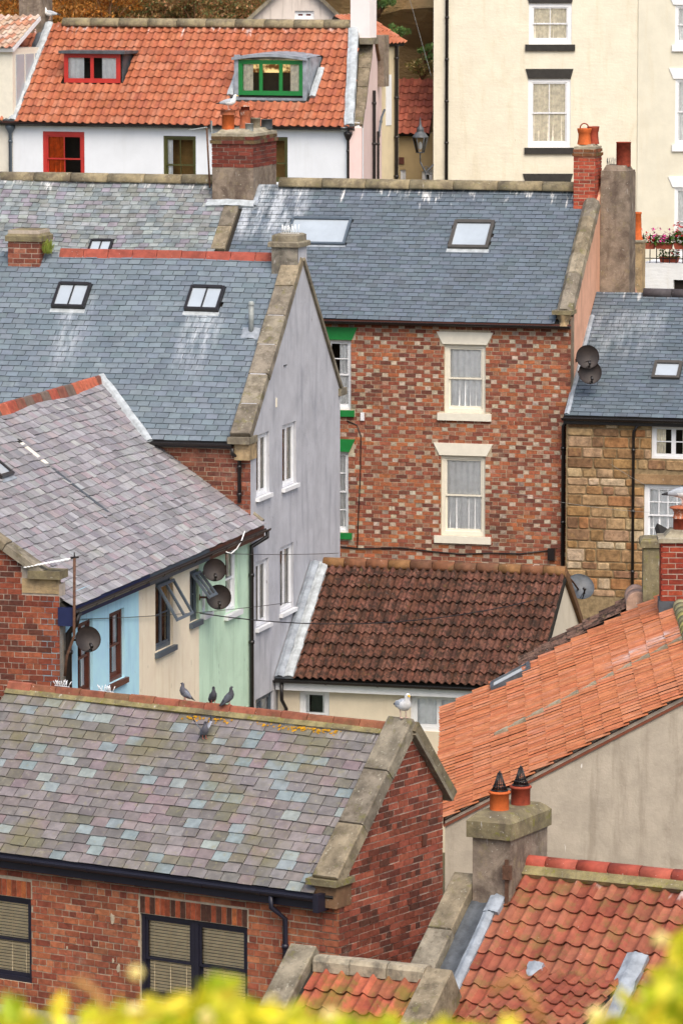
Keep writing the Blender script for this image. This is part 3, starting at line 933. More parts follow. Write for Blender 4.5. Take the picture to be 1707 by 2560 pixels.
def gull(label, P, head, s=1.0, look=None, neck=1.0):
    """P = point between the feet; head = heading"""
    d = head.normalized(); sd_ = d.cross(Z).normalized()
    L = lambda f, z, w=0: P + d * (f * s) + Z * (z * s) + sd_ * (w * s)
    W = (.80, .80, .78); G = (.42, .45, .48); K = (.05, .05, .05); Yl = (.75, .45, .05); Pk = (.72, .5, .42)
    st = [(-.30, .165, .012, .008), (-.26, .17, .035, .014), (-.18, .185, .055, .035), (-.10, .20, .085, .07), (0, .205, .10, .095), (.09, .215, .095, .10), (.145, .245, .075, .08),
          (.165, .29 * neck, .05, .055), (.175, .33 * neck, .042, .045), (.185, .365 * neck, .045, .046), (.205, .385 * neck, .04, .038), (.235, .385 * neck, .018, .018), (.262, .378 * neck, .014, .014), (.285, .366 * neck, .005, .006)]
    rings = []
    for i, (f, z, w, h) in enumerate(st):
        a, b = st[max(0, i - 1)], st[min(len(st) - 1, i + 1)]
        t = Vector((b[0] - a[0], b[1] - a[1])).normalized()
        up = d * (-t.y) + Z * t.x
        rings.append((L(f, z), sd_ * (w * s), up * (h * s)))
    def cf(i, k, n):
        if i >= 11: return Yl
        if i <= 1: return K if i == 0 else W
        ang = 2 * pi * (k + .5) / n
        if i <= 5 and sin(ang) > -.15 and not (i == 5 and sin(ang) < .5): return G
        return W
    mb = MB(); loft(mb, rings, 14, cf)
    o = thing('gull', label, 'gull', P, 'gulls')
    mb2 = mb
    for sgn in (-1, 1):   # folded wings
        wr = []
        for f, z, w, h in ((-.33, .165, .006, .01), (-.22, .185, .014, .03), (-.1, .205, .016, .055), (.02, .22, .016, .06), (.1, .235, .008, .03)):
            off = .075 if f > -.2 else .035
            if f < -.3: off = .02
            wr.append((L(f, z, sgn * off), sd_ * (w * s), Z * (h * s)))
        loft(mb2, wr, 8, lambda i, k, n: K if i == 0 else G)
        q = MB()
        foot = L(.01, 0, sgn * .045)
        mb2.tube([L(-.01, .13, sgn * .045), L(.015, .065, sgn * .045), foot + Z * .005], .008 * s, 6, Pk)
        for t in (-.35, 0, .35):
            mb2.tube([foot + Z * .005, foot + (d * cos(t) + sd_ * sin(t)) * .055 * s + Z * .004], .007 * s, 5, Pk)
        mb2.tube([L(.212, .394 * neck, sgn * .036), L(.212, .394 * neck, sgn * .043)], .006 * s, 6, K)
    mb2.build('body', M_bird, o)
    return o
def pigeon(label, P, head, s=1.0, tone=1.0, bars=True, wings_up=False, lean=0.0):
    d = head.normalized(); sd_ = d.cross(Z).normalized()
    cl, sl = cos(lean), sin(lean)
    L = lambda f, z, w=0: P + d * ((f * cl - (z - .1) * sl) * s) + Z * ((.1 + f * sl + (z - .1) * cl) * s) + sd_ * (w * s)
    G = tuple(v * tone for v in (.15, .165, .20)); Dk = tuple(v * tone for v in (.055, .055, .065)); Gn = tuple(v * tone for v in (.10, .10, .12)); Pk = (.5, .16, .12)
    st = [(-.19, .055, .028, .006), (-.13, .07, .034, .012), (-.08, .085, .05, .04), (-.02, .11, .068, .062), (.04, .135, .066, .068), (.075, .165, .05, .055), (.09, .20, .034, .038), (.095, .23, .026, .028), (.105, .252, .027, .027), (.122, .262, .02, .02), (.137, .258, .008, .008), (.15, .25, .003, .003)]
    rings = []
    for i, (f, z, w, h) in enumerate(st):
        a, b = st[max(0, i - 1)], st[min(len(st) - 1, i + 1)]
        t = Vector((b[0] - a[0], b[1] - a[1])).normalized()
        up = (L(-t.y, t.x) - L(0, 0)).normalized()
        rings.append((L(f, z), sd_ * (w * s), up * (h * s)))
    def cf(i, k, n):
        if i >= 9: return Dk
        if i >= 5: return Gn
        if i <= 1: return Dk
        return G if i < 4 else Gn
    mb = MB(); loft(mb, rings, 12, cf)
    for sgn in (-1, 1):
        if wings_up:
            wr = []
            for k, (w, z, f, ch) in enumerate(((.04, .15, .0, .06), (.09, .21, .0, .075), (.14, .29, -.02, .06), (.16, .36, -.05, .035), (.165, .40, -.07, .008))):
                wr.append((L(f, z, sgn * w), d * (ch * s), sd_ * (.006 * s)))
            loft(mb, wr, 8, lambda i, k, n: (.45, .47, .52) if i < 2 else Dk)
        else:
            wr = []
            for f, z, w, h in ((-.17, .06, .005, .008), (-.09, .09, .012, .03), (0, .125, .012, .045), (.05, .15, .006, .025)):
                wr.append((L(f, z, sgn * (.058 if f > -.1 else .025)), sd_ * (w * s), Z * (h * s)))
            loft(mb, wr, 8, lambda i, k, n: Dk if (bars and i == 0) else tuple(v * (1.25 if bars else .8) for v in G))
        mb.tube([L(.0, .07, sgn * .028), P + d * (.01 * s) + sd_ * (sgn * .028 * s) + Z * .004], .006 * s, 5, Pk)
        for t in (-.4, 0, .4):
            Q = P + d * (.01 * s) + sd_ * (sgn * .028 * s) + Z * .004
            mb.tube([Q, Q + (d * cos(t) + sd_ * sin(t)) * .03 * s], .0045 * s, 5, Pk)
    o = thing('pigeon', label, 'pigeon', P, 'pigeons on the ridge')
    mb.build('body', M_bird, o)
    return o
def cable(label, pts, r=.008, m=None, sag=0.0):
    P, Q = Vector(pts[0]), Vector(pts[-1])
    if len(pts) == 2:
        pts = [P.lerp(Q, t / 14) - Z * sag * 4 * (t / 14) * (1 - t / 14) for t in range(15)]
    mb = MB(); mb.tube(pts, r, 5)
    o = mb.build('cable', m or M_black, base=P)
    return tag(o, label, 'cable', 'overhead and wall cables')
def spikes(label, P, Q, n, h=.13, m=None, spread=.05, group='bird spikes'):
    mb = MB(); mb.bar(P, Q, .02, .006)
    d = Q - P
    for i in range(n):
        A = P + d * ((i + .5) / n)
        for k in range(2):
            mb.tube([A, A + Vector((RN.uniform(-spread, spread), RN.uniform(-spread, spread), h * RN.uniform(.8, 1.1)))], .0055, 4)
    o = mb.build('bird_spikes', m or M_net, base=P)
    return tag(o, label, 'bird spikes', group)
# ================================================================== SETTING
u15, n15 = yaw(15.5)
def sheet(name, pts, nx, ny, m, hf, kind='structure'):
    (x0, x1), (y0, y1) = pts
    mb = MB()
    vs = []
    for j in range(ny + 1):
        for i in range(nx + 1):
            x = x0 + (x1 - x0) * i / nx; y = y0 + (y1 - y0) * j / ny
            vs.append(Vector((x, y, hf(x, y))))
    W = nx + 1
    mb.add(vs, [(j * W + i, j * W + i + 1, (j + 1) * W + i + 1, (j + 1) * W + i) for j in range(ny) for i in range(nx)], smooth=True)
    return mb.build(name, m, kind=kind)
from mathutils import noise as mno
def ground_h(x, y):
    h = 0.0
    if y < 40: h = 15.4 - 0.36 * max(0, y + 1) if y > -1 else 15.4
    h = max(0.0, h)
    if y > 100: h = min(8.0, (y - 100) * .45)
    return h
t = NT('ground'); P_ = t.pos()
c_ = t.mix(t.noise(P_, .8, 6, .7), hexc('4a4334'), hexc('6a6450'))
t.bump(t.noise(P_, 9, 6), .5, .05)
M_ground = t.fin(c_, .95, .1)
sheet('ground', ((-400, 400), (-60, 900)), 60, 96, M_ground, lambda x, y: ground_h(x, y) if y < 130 else 8.0)
t = NT('cliff'); P_ = t.pos()
c_ = t.mix(t.noise(t.mapv(P_, (.5, .5, 2.2)), 1, 8, .7, .8), hexc('8a6e48'), hexc('c2a274'))
c_ = t.mix(t.ramp(t.noise(P_, 1.6, 6, .7), .5, .68, 0, .7), c_, hexc('9a865e'))
c_ = t.mix(t.ramp(t.noise(t.mapv(P_, (.8, .8, 5)), 1, 5, .7), .58, .66, 0, .4), c_, hexc('4a3a28'))
t.bump(t.noise(t.mapv(P_, (1, 1, 2.5)), 2.2, 8, .75), .9, .25)
M_cliff = t.fin(c_, .95, .1)
def cliff():
    mb = MB(); vs = []; nx, nz = 150, 46
    for j in range(nz + 1):
        for i in range(nx + 1):
            x = -60 + 120 * i / nx; z = 4 + 44 * j / nz
            y = 131.5 + z * .22 + max(0, z - 22) * .9
            if x < 4: y = 126 + (z - 10) * .55 + max(0, z - 16) * .8 + max(0, (4 - x)) * .06
            q = Vector((x * .35, z * .8, 2.0))
            y += 1.3 * mno.fractal(q, .8, 2.2, 4) + .35 * mno.noise(Vector((x * 1.7, z * 3.2, 0)))
            if z < 14: y = max(y, 129.5)
            vs.append(Vector((x, y, z + .3 * mno.noise(Vector((x, z, 5))))))
    W = nx + 1
    mb.add(vs, [(j * W + i, j * W + i + 1, (j + 1) * W + i + 1, (j + 1) * W + i) for j in range(nz) for i in range(nx)], smooth=False)
    return mb.build('cliff', M_cliff, kind='structure')
cliff()
# ================================================================== GREY GABLE HOUSE
def pick(*hs, k=.1):
    cs = [hexc(h) for h in hs]
    return lambda *a: jit(RN.choice(cs), k, .03)
M_slK = piece_mat('slate_blue', .75, .1, 5, streak=.75, slen=.35, speck=.3, bump=.2, spec=.5, patches=((hexc('55606a'), 1.1, .52, .68, .45), (hexc('a4b0b4'), 2.4, .6, .75, .3)),
    lime=((-4.35, -3.75, 1.1, 3.6, .5), (-1.85, -1.2, 1.1, 3.6, .65)))
KC = at(627, 1400, 86); KC.z = 0
Kf = Pl(KC, u15, Z); Kg = Pl(KC, n15, Z)
Kw = Kg.a(850, 1150)
KzE = Kf.b(480, 1103, .16)
Kar = Kg.a(757, 640)
Krp = Pl(Kg.p(Kar, 0, 0), u15, Z)
KzR = Krp.b(420, 636)
Kpitch = math.degrees(math.atan2(KzR - KzE, Kar + .16))
print('K', 'w', Kw, 'ar', Kar, 'zE', KzE, 'zR', KzR, 'pitch', Kpitch)
K = thing('house', 'grey rendered gable house with blue slate roof and red clay ridge', 'house', Kf.p(-3, 0, -3))
M_Kren = paint('grey_render', 'b8b9be', .9, .1, '92949c', .45, .7, .35, 26, chips='6f6c6a', tex=(30, 30, 6))
Kgw = [(641, 1083, 673, 1238), (706, 1058, 740, 1214), (640, 1400, 672, 1563), (700, 1362, 734, 1526)]
Kh = [Kg.rect(*w) for w in Kgw]
Kh.append(Kg.rect(638, 1738, 684, 1800))
KzF = Kg.b(629, 1062); KzB = Kg.b(850, 968)
wg = wall(K, Kg, [(0, 0), (Kw, 0), (Kw, KzB), (Kar, KzR + .12), (0, KzF)], Kh, M_Kren)
for i, h in enumerate(Kh[:4]):
    window(K, Kg, h, M_white, 'casement', 1, (1, 1), .05, lights=2, sill=(.05, .07, .07), curtain=('tan', .35), room=M_roomwarm)
window(K, Kg, Kh[4], M_slategrey, 'casement', 1, (1, 1), .05, lights=2, sill=None)
# brick front
brickK = pick('844c3a', '925a46', '744438', '9a6450')
Kfp = [(-7, 0), (-.002, 0), (-.002, KzE + .12), (-7, KzE + .12)]
kwl = wall(K, Kf, Kfp, [], M_mortar)
bricks(K, kwl, Kf, [(-2.2, 4.2), (-.002, 4.2), (-.002, KzE + .1), (-2.2, KzE + .1)], [], .235, .083, brickK, M_brick2, 'garden')
Kr = slope(Kf.p(0, KzE, .16), u15, n15, Kpitch, .03)
KL = Vector((0, Kar + .16, KzR - KzE)).length
Krp_poly = [(-7, 0), (-.02, 0), (-.02, KL), (-7, KL)]
kro = roof_slab(K, Kr, Krp_poly)
slK = pick('69757e', '636f78', '6d7982', '66727a', '707c84', k=.045)
ksk = [Kr.rect(140, 714, 222, 774), Kr.rect(471, 722, 556, 782)]
ksk = [(a0 , a1, b0, b1) for a0, a1, b0, b1 in ksk]
kpipe = Kr.px(628, 830)
slates(K, kro, Kr, [(-7, 0), (-.3, 0), (-.3, KL), (-7, KL)], .135, .235, slK, M_slK, holes=ksk, wj=.03)
for r in ksk: skylight(K, Kr, r, M_black, bars=1, h=.1, fr=.05, apron=.1, am=M_leadpale)
ridge(K, kro, Kr.p(-4.75, KL, 0), Kr.p(-.42, KL, 0), .12, .5, lambda: jit(hexc('90483a'), .12, .04), M_ridgered, 'angle', drop=.7)
coping(K, wg, Kr, -.34, .04, .1, KL - .12, 0.78, cope_col, c1=.13)
# stone kneeler, apex block with spikes
kn = MB(); kn.box(Kf, -.36, .05, KzE - .02, KzE + .1, -.3, .26)
kn.build('kneeler', M_cope, wg)
kn = MB(); kn.box(Kf, -.26, .03, KzE - .32, KzE - .022, -.3, .16)
kn.build('kneeler', M_pale_st, wg)
apx = Kg.p(Kar, KzR, 0)
ap0 = apx - u15 * .505 - n15 * .34 - Z * .85
s_ = stack(K, ap0, u15, n15, .5, .62, 1.05, M_copeg, 'chimney', label='stone stump at the gable apex')
s2 = MB(); s2.add([ap0 + u15 * .508 + n15 * b + Z * z for b, z in ((0.02, .0), (.6, .0), (.6, 1.045), (.02, 1.045))], [(0, 1, 2, 3)]); s2.build('render_face', M_Kren, s_)
slab(s_, ap0 - u15 * .06 - n15 * .05 + Z * 1.051, u15, n15, .62, .73, .1, M_cope, 'cap_stone', .02)
slab(s_, ap0 - u15 * .0 + n15 * .02 + Z * 1.152, u15, n15, .5, .58, .14, M_cope, 'cap_stone', .06)
SP1 = ap0 + u15 * .1 + n15 * .25 + Z * 1.292
spikes('row of wire bird spikes on the grey gable apex stone', SP1, SP1 + u15 * .36, 8, .16)
# back roof edge
Kb = slope(Kg.p(Kw + .12, KzB - .05, 0), -u15, -n15, math.degrees(math.atan2(KzR - KzB + .05, Kw + .12 - Kar)))
KbL = Vector((0, Kw + .12 - Kar, KzR - KzB + .05)).length
roof_slab(K, Kb, [(-.05, 0), (7, 0), (7, KbL), (-.05, KbL)], M_cope, .08)
kb = MB(); kb.box(Kg, Kw - .12, Kw + .3, KzB - .16, KzB - .02, -.35, .06); kb.build('kneeler', M_cope, wg)
gutter(K, Kf.p(-7, KzE - .03, .2), Kf.p(-.3, KzE - .03, .2), -n15, .055, M_black, M_black, .12)
# vent pipe with lead slate
vb = Kr.p(*kpipe); vt = vb + Z * .52
v_ = MB(); v_.tube([vb - Z * .05, vt], .05, 12); v_.lathe(vt, [(.06, -.02), (.06, .02), (.04, .05), (.001, .06)], 12)
v_.build('vent_pipe', M_galv, K)
lead_strip(K, Kr, kpipe[0] - .17, kpipe[0] + .17, kpipe[1] - .18, kpipe[1] + .1, M_lead, .016, .008, 5)
# downpipe of the brick return
q0 = Kf.p(Kf.a(585, 1120, .1), KzE - .1, .2)
ax = Kf.a(599, 1180, .06)
pipe(K, [q0, q0 - Z * .1, Kf.p(ax, KzE - .3, .07), Kf.p(ax, KzE - 1.1, .07)], .035)
# stub chimney at the left end of the ridge
Kch0 = Kr.p(*Kr.px(22, 668))
kcw = .62
kch = stack(K, Kch0 - Z * .3, u15, n15, kcw, .6, 1.0, M_mortar_dark, 'chimney')
brick_stack(K, kch, Kch0 - Z * .02, u15, n15, kcw, .6, .50, .235, .095, brickK, M_brick2)
slab(kch, Kch0 + Z * .49 - u15 * .05 - n15 * .04, u15, n15, kcw + .1, .7, .12, M_cope2, 'cap_stone', .03, .1)
ms = MB()
for i in range(160):
    q = Kch0 + u15 * (kcw + .06 + RN.uniform(0, .12)) + n15 * RN.uniform(0, .3) + Z * (.3 + RN.uniform(-.05, .05))
    ms.bar(q, q + Vector((RN.uniform(-.05, .07), RN.uniform(-.05, .05), RN.uniform(.06, .2))), .008, .002)
tag(ms.build('grass_tuft', plain('grass_green', '7d8a3c', .9, .1, .3), base=Kch0 + u15 * kcw + Z * .3), 'tuft of grass growing beside the small brick chimney stub', 'grass')
# small fittings on the gable
for (x, y, w, h, m, nm) in ((690, 1006, .05, .17, M_cream, 'vent_cover'), (712, 913, .18, .02, M_leaddark, 'iron_tie')):
    a, b = Kg.px(x, y); f = MB(); f.box(Kg, a - w / 2, a + w / 2, b - h / 2, b + h / 2, 0, .02); f.build(nm, m, K)
# ================================================================== COLOURED TERRACE
La0 = Kg.a(150, 1600); 
Lg = Pl(KC, n15, Z)
LzE = Lg.b(400, 1426, .22)
Lp = 36.0
Lr = slope(Lg.p(0, LzE, .22), n15, -u15, Lp, .07)
Lb = Lr.b(130, 985)
P1, P2, P3 = Lr.px(655, 1306), Lr.px(410, 1108), Lr.px(268, 940)
print('L a0', La0, 'zE', LzE, 'eave chk', Lr.px(160, 1530), Lr.px(655, 1310), 'ridge', Lb, 'pts', P1, P2, P3)
L = thing('terrace', 'terrace of blue, cream and mint cottages under one purple slate roof', 'house', Lg.p(-5, 0, -3))
Lfar = -.01
cutB, cutC = Lg.a(348, 1600), Lg.a(498, 1600)
M_blue = paint('blue_wall', 'b6e2f6', .8, .06, '94c2d8', .35, .4, .15, 30, chips='7c8f98')
M_crm = paint('cream_wall', 'f2e2c8', .8, .05, 'd4be9a', .35, .4, .15, 30, chips='a08f74')
M_mint = paint('mint_wall', 'c8e4ca', .8, .06, 'a0c0a4', .4, .5, .15, 30, chips='7f9684')
lw = [(195, 1552, 233, 1738), (274, 1526, 312, 1702), (389, 1448, 433, 1622), (475, 1424, 498, 1553), (564, 1366, 594, 1530), (506, 1445, 520, 1532), (592, 1770, 615, 1830)]
lh = [Lg.rect(*w) for w in lw]
top = LzE + .15
wB = wall(L, Lg, [(La0, 0), (cutB, 0), (cutB, top), (La0, top)], lh[:2], M_blue, label='pale blue painted wall')
wC = wall(L, Lg, [(cutB, 0), (cutC, 0), (cutC, top), (cutB, top)], lh[2:4], M_crm, label='cream painted wall')
wM = wall(L, Lg, [(cutC, 0), (Lfar, 0), (Lfar, top), (cutC, top)], lh[4:], M_mint, label='mint green painted wall')
for h in lh[:2]: window(L, Lg, h, M_brown, 'sash', 2, (1, 1), .06, sill=(.06, .09, .06), curtain=('net', .5, 'right'), sm=M_brown)
window(L, Lg, lh[2], M_slategrey, 'casement', 1, (2, 1), .06, lights=2, sill=(.05, .09, .07), curtain=None, room=M_roomwarm)
window(L, Lg, lh[3], M_slategrey, 'casement', 1, (2, 1), .06, lights=2, sill=(.05, .09, .07), curtain=None)
for h in lh[4:6]: window(L, Lg, h, M_white, 'sash', 1, (1, 1), .06, sill=(.1, .09, .08), curtain=('tan', .5))
window(L, Lg, lh[6], M_white, 'sash', 1, (1, 1), .06, curtain=None)
# top hung open lights
for h, o_ in ((lh[2], .42), (lh[3], .42)):
    a0, a1, b0, b1 = h
    bm = b0 + (b1 - b0) * .42
    tp = Pl(Lg.p((a0 + a1) / 2, b1 - .05, .02), n15, (Z * (b1 - bm) - u15 * o_))
    w_ = (a1 - a0) / 2 - .04; H = (b1 - bm)
    f = MB(); e = .05
    f.box(tp, -w_, -w_ + e, -H, 0, -.02, .02); f.box(tp, w_ - e, w_, -H, 0, -.02, .02); f.box(tp, -e / 2, e / 2, -H, 0, -.019, .019)
    f.box(tp, -w_ + e, w_ - e, -e, 0, -.018, .018); f.box(tp, -w_ + e, w_ - e, -H, -H + e, -.018, .018)
    ol = f.build('opening_light', M_slategrey, L)
    g = MB(); g.add([tp.p(-w_ + e, -H + e), tp.p(w_ - e, -H + e), tp.p(w_ - e, -e), tp.p(-w_ + e, -e)], [(0, 1, 2, 3)]); g.build('pane', M_glass, ol)
# roof
Lpoly = ccw([(La0 + .02, 0), (P1[0], 0), (P2[0], P2[1]), (P3[0], Lb), (La0 + .02, Lb)])
lro = roof_slab(L, Lr, [(La0 + .02, 0), (P1[0], 0), (P2[0] + .02, Lb), (La0 + .02, Lb)])
M_slL = piece_mat('slate_purple', .7, .15, 6, speck=.25, bump=.25, spec=.5, grain=(24, 1.5, .16), patches=((hexc('84887a'), 1.3, .56, .7, .4), (hexc('9fb0a8'), .9, .6, .72, .35)))
slL = pick('8b888b', '969496', '827f82', '8f8c8e', '9d9c9d', '878184', '939193', '7c797c', '958a8d', k=.07)
miss = [(Lr.px(45, 1103)[0] - .1, 0, 0, 0)]
gA, gB = Lr.px(52, 1112), Lr.px(118, 1158)
hol = []
bs = 14 * .172
for pg in ([(La0 + .02, 0), (P1[0], 0), (P2[0], bs + .03), (La0 + .02, bs + .03)], [(La0 + .02, bs), (P2[0], bs), (P3[0], Lb), (La0 + .02, Lb)]):
    slates(L, lro, Lr, pg, .172, .225, slL, M_slL, wj=.32, gj=.014, rj=.010, tj=.6, slip=.06, th_=.012, top=Lb)
# a slipped slate showing pale battens
ml = MB()
gm = ((gA[0] + gB[0]) / 2, (gA[1] + gB[1]) / 2)
ml.box(Lr, gm[0] - .09, gm[0] + .09, gB[1] - .02, gA[1] + .02, .0, .019)
ml.build('exposed_batten', plain('pale_batten', 'e0dccf', .8, .2), lro)
ml = MB(); ml.box(Lr, gm[0] - .09, gm[0] + .09, gA[1] + .02, gA[1] + .12, .0, .0192); ml.build('slate_gap', M_under, lro)
M_slseam = M_leaddark
ml = MB(); a_, b_ = Lr.px(132, 1172); a2_, b2_ = Lr.px(250, 1300)
ml.box(Lr, a_ - .05, a_ + .05, b2_, b_, .0, .0185); ml.build('lead_soaker', M_leaddark, lro)
ridge(L, lro, Lr.p(La0 - 2.0, Lb, 0), Lr.p(P3[0], Lb, 0), .13, .45, lambda: jit(hexc(RN.choice(('a8543f', '9c4c3a', '7a4a3c', '6a5a50', 'b05f46'))), .1), M_ridgeclay, 'angle', drop=.8)
# lead between purple roof and grey house
def strip_between(parent, pl, A, B, w, c=.03, m=None, name='lead_flashing', n=12, up=.0):
    d = Vector((B[0] - A[0], B[1] - A[1])); Ls = d.length; d /= Ls
    sub = Pl(pl.p(A[0], A[1]), pl.U * (-d.y) * -1 + pl.V * (-d.x), pl.U * d.x + pl.V * d.y)
    return lead_strip(parent, sub, -w / 2, w / 2, 0, Ls, m, c, .01, n, name)
strip_between(L, Kr, Kr.px(374, 1104), Kr.px(252, 940), .15, .03, M_leadpale)
strip_between(L, Lr, P1, P2, .14, .02, M_cope)
sk = Lr.px(8, 1178); skylight(L, Lr, (sk[0] - .5, sk[0] + .12, sk[1] - .16, sk[1] + .25), M_black, 0, .08)
gutter(L, Lg.p(La0 + .05, LzE - .05, .27), Lg.p(P1[0], LzE - .05, .27), u15, .05, M_black)
for A, B, m in ((La0, cutB, plain('blue_fascia', '20284e', .5, .4)), (cutB, cutC, M_slategrey), (cutC, P1[0] - .02, M_brown)):
    f = MB(); f.box(Lg, A, B, LzE - .2, LzE - .0, .1, .2); f.build('fascia', m, L)
f = MB(); f.box(Lg, La0 - .02, La0 + .03, LzE - .3, LzE + .0, -.02, .24); f.build('barge_end', MATS['blue_fascia'], L)
q0 = Lg.p(P1[0] - .06, LzE - .08, .27)
pipe(L, [q0, q0 - Z * .12, Lg.p(-.15, LzE - .35, .06), Lg.p(-.15, LzE - .5, .06), Lg.p(-.15, 0, .06)], .04, brk=1.3)
pa = Lg.a(170, 1650, .06)
pipe(L, [Lg.p(pa, LzE - .1, .25), Lg.p(pa, LzE - .3, .2), Lg.p(pa, LzE - .45, .08), Lg.p(pa, 0, .08)], .05, brk=1.0)
# near brick gable of the terrace
Mg = Pl(Lg.p(La0, 0, 0), u15, Z)
Mz = Mg.b(148, 1462)
Mrk = tan(radians(Lp))
cA, cB = Mg.px(106, 1436, .06), Mg.px(-60, 1316, .06)
mpoly = ccw([(-4.5, 0), (0, 0), (0, Mz), (-4.5, Mz)])
mw = wall(L, Mg, mpoly, [], M_mortar_dark)
msl = (cB[1] - cA[1]) / (cA[0] - cB[0])
wall(L, Mg, ccw([(-4.5, Mz + .001), (cA[0] - .02, Mz + .001), (cA[0] - .02, cA[1] - .02), (-4.5, cA[1] - .02 + (cA[0] + 4.5) * msl)]), [], M_mortar_dark)
mb0 = Mz - 26 * .092
mbk = pick('7d4232', '6e3b2e', '8c4c38', '94563e', '5d382e')
bricks(L, mw, Mg, ccw([(-1.6, Mz), (cA[0] - .02, Mz), (cA[0] - .02, cA[1] - .06), (-1.6, cA[1] - .06 + (cA[0] + 1.6) * msl)]), [Mg.rect(56, 1400, 149, 1484)], .245, .092, mbk, M_brick2, 'garden')
bricks(L, mw, Mg, ccw([(-1.6, mb0), (0, mb0), (0, Mz), (-1.6, Mz)]), [Mg.rect(56, 1445, 149, 1484)], .245, .092, pick('7d4232', '6e3b2e', '8c4c38', '94563e', '5d382e'), M_brick2, 'garden')
r_ = Mg.rect(57, 1447, 148, 1483)
f = MB(); f.box(Mg, *r_, -.1, .02); f.build('kneeler', M_pale_st, mw)
r_ = Mg.rect(76, 1426, 156, 1446)
f = MB(); f.box(Mg, *r_, -.3, .12); f.build('kneeler', M_cope2, mw)
cA, cB = Mg.px(106, 1436, .06), Mg.px(-60, 1316, .06)
dv = Vector((cB[0] - cA[0], cB[1] - cA[1])).normalized()
Mc = Pl(Mg.p(cA[0], cA[1], .1), u15 * dv.x + Z * dv.y, n15 * 1.0)
mcp = Pl(Mg.p(cA[0], cA[1], .1), n15, u15 * dv.x + Z * dv.y)
coping(L, mw, mcp, 0, .34, 0, 3.0, .75, cope_col, c0=-.06, c1=.08)
# ================================================================== CHEQUERED BRICK HOUSE
IC = at(1425, 1000, 96); IC.z = 0
If = Pl(IC, u15, Z); Ig = Pl(IC, n15, Z)
IzE = If.b(1120, 805, .16)
Ir = slope(If.p(0, IzE, .16), u15, n15, 40, .02)
IL = Ir.b(1050, 468)
Ia = Ir.a(566, 560)
print('I zE', IzE, 'L', IL, 'a', Ia, 'check ridge y', proj(Ir.p(Ia, IL))[:2], proj(Ir.p(0, IL))[:2])
I = thing('house', 'chequered red brick house with blue slate roof and white lintels', 'house', If.p(-3, 0, -3))
iw = [(1110, 861, 1213, 1033), (1102, 1139, 1212, 1340), (773, 849, 877, 1024), (768, 1128, 871, 1330)]
ih = [If.rect(*w) for w in iw]
ibh = list(ih)
for h, ex in zip(ih, (.1, .12, .1, .12)):
    ibh.append((h[0] - ex, h[1] + ex, h[3], h[3] + .26)); ibh.append((h[0] - .1, h[1] + .1, h[2] - .14, h[2]))
ipoly = [(Ia, 0), (0, 0), (0, IzE + .12), (Ia, IzE + .12)]
iwl = wall(I, If, ipoly, ih, M_mortar)
def chk(kind, j):
    if kind == 'H': return jit(hexc(RN.choice(('b2a08b', 'a99682', 'b8a794', '9c7660', 'a2806c', '958678', 'beb09e', '976a54', '9a6e58', '94644e', '8e5a46'))), .12, .05)
    return jit(hexc(RN.choice(('935843', '884f3e', '7b493b', '9b5d46', 'a46446', '70463b', '8f5542', 'a86645', '8b5443'))), .12, .05)
bricks(I, iwl, If, [(Ia + 1.2, 4.0), (0, 4.0), (0, IzE + .1), (Ia + 1.2, IzE + .1)], ibh, .235, .0825, chk, M_brick, 'flemish')
for i, h in enumerate(ih[:2]):
    window(I, If, h, M_cream, 'sash', 1, (1, 1), .075, sill=(.13, .15, .06), lintel=(.25, .13, .03, M_cream), curtain=('net', 1.0), sm=M_cream)
for i, h in enumerate(ih[2:]):
    window(I, If, h, M_white, 'sash', 2, (2, 2), .05, sill=(.08, .13, .06), lintel=(.26, .12, .02, M_green), curtain=('net', .5), sm=M_green)
# peach side wall
M_peach = paint('peach_render', 'd6a488', .9, .09, 'a8806a', .45, .75, .2, 20)
Iw = 6.6
IzR = IzE + IL * sin(radians(40))
iar = IL * cos(radians(40)) - .16
ipg = [(0, 0), (Iw, 0), (Iw, IzE), (iar, IzR + .08), (0, IzE + .1)]
ipw = wall(I, Ig, ipg, [], M_peach)
iro = roof_slab(I, Ir, [(Ia, 0), (-.02, 0), (-.02, IL), (Ia, IL)])
M_slI = piece_mat('slate_dark', .75, .1, 5, streak=1.0, slen=1.1, speck=.3, bump=.2, spec=.5, patches=((hexc('5f6a74'), 1.0, .55, .7, .35),),
    lime=((Ia - .1, Ia + 1.6, .0, 1.9, .9),))
slI = pick('5a666f', '5f6a74', '576169', '626d78', '5c6771', k=.035)
isk = [Ir.rect(722, 548, 872, 614), Ir.rect(1128, 556, 1229, 624)]
slates(I, iro, Ir, [(Ia + .25, 0), (-.3, 0), (-.3, IL), (Ia + .25, IL)], .117, .225, slI, M_slI, holes=isk, wj=.02, gj=.003, rj=.002)
skylight(I, Ir, isk[0], M_slategrey, 0, .07, .05, .06); skylight(I, Ir, isk[1], plain('bronze_frame', '4a4640', .4, .5), 0, .08, .07, .1, am=M_leadpale)
ridge(I, iro, Ir.p(Ia + .9, IL, 0), Ir.p(-.3, IL, 0), .16, .9, lambda: (.5, .5, .5), M_ridge_st, 'round', drop=.2, name='ridge_stone')
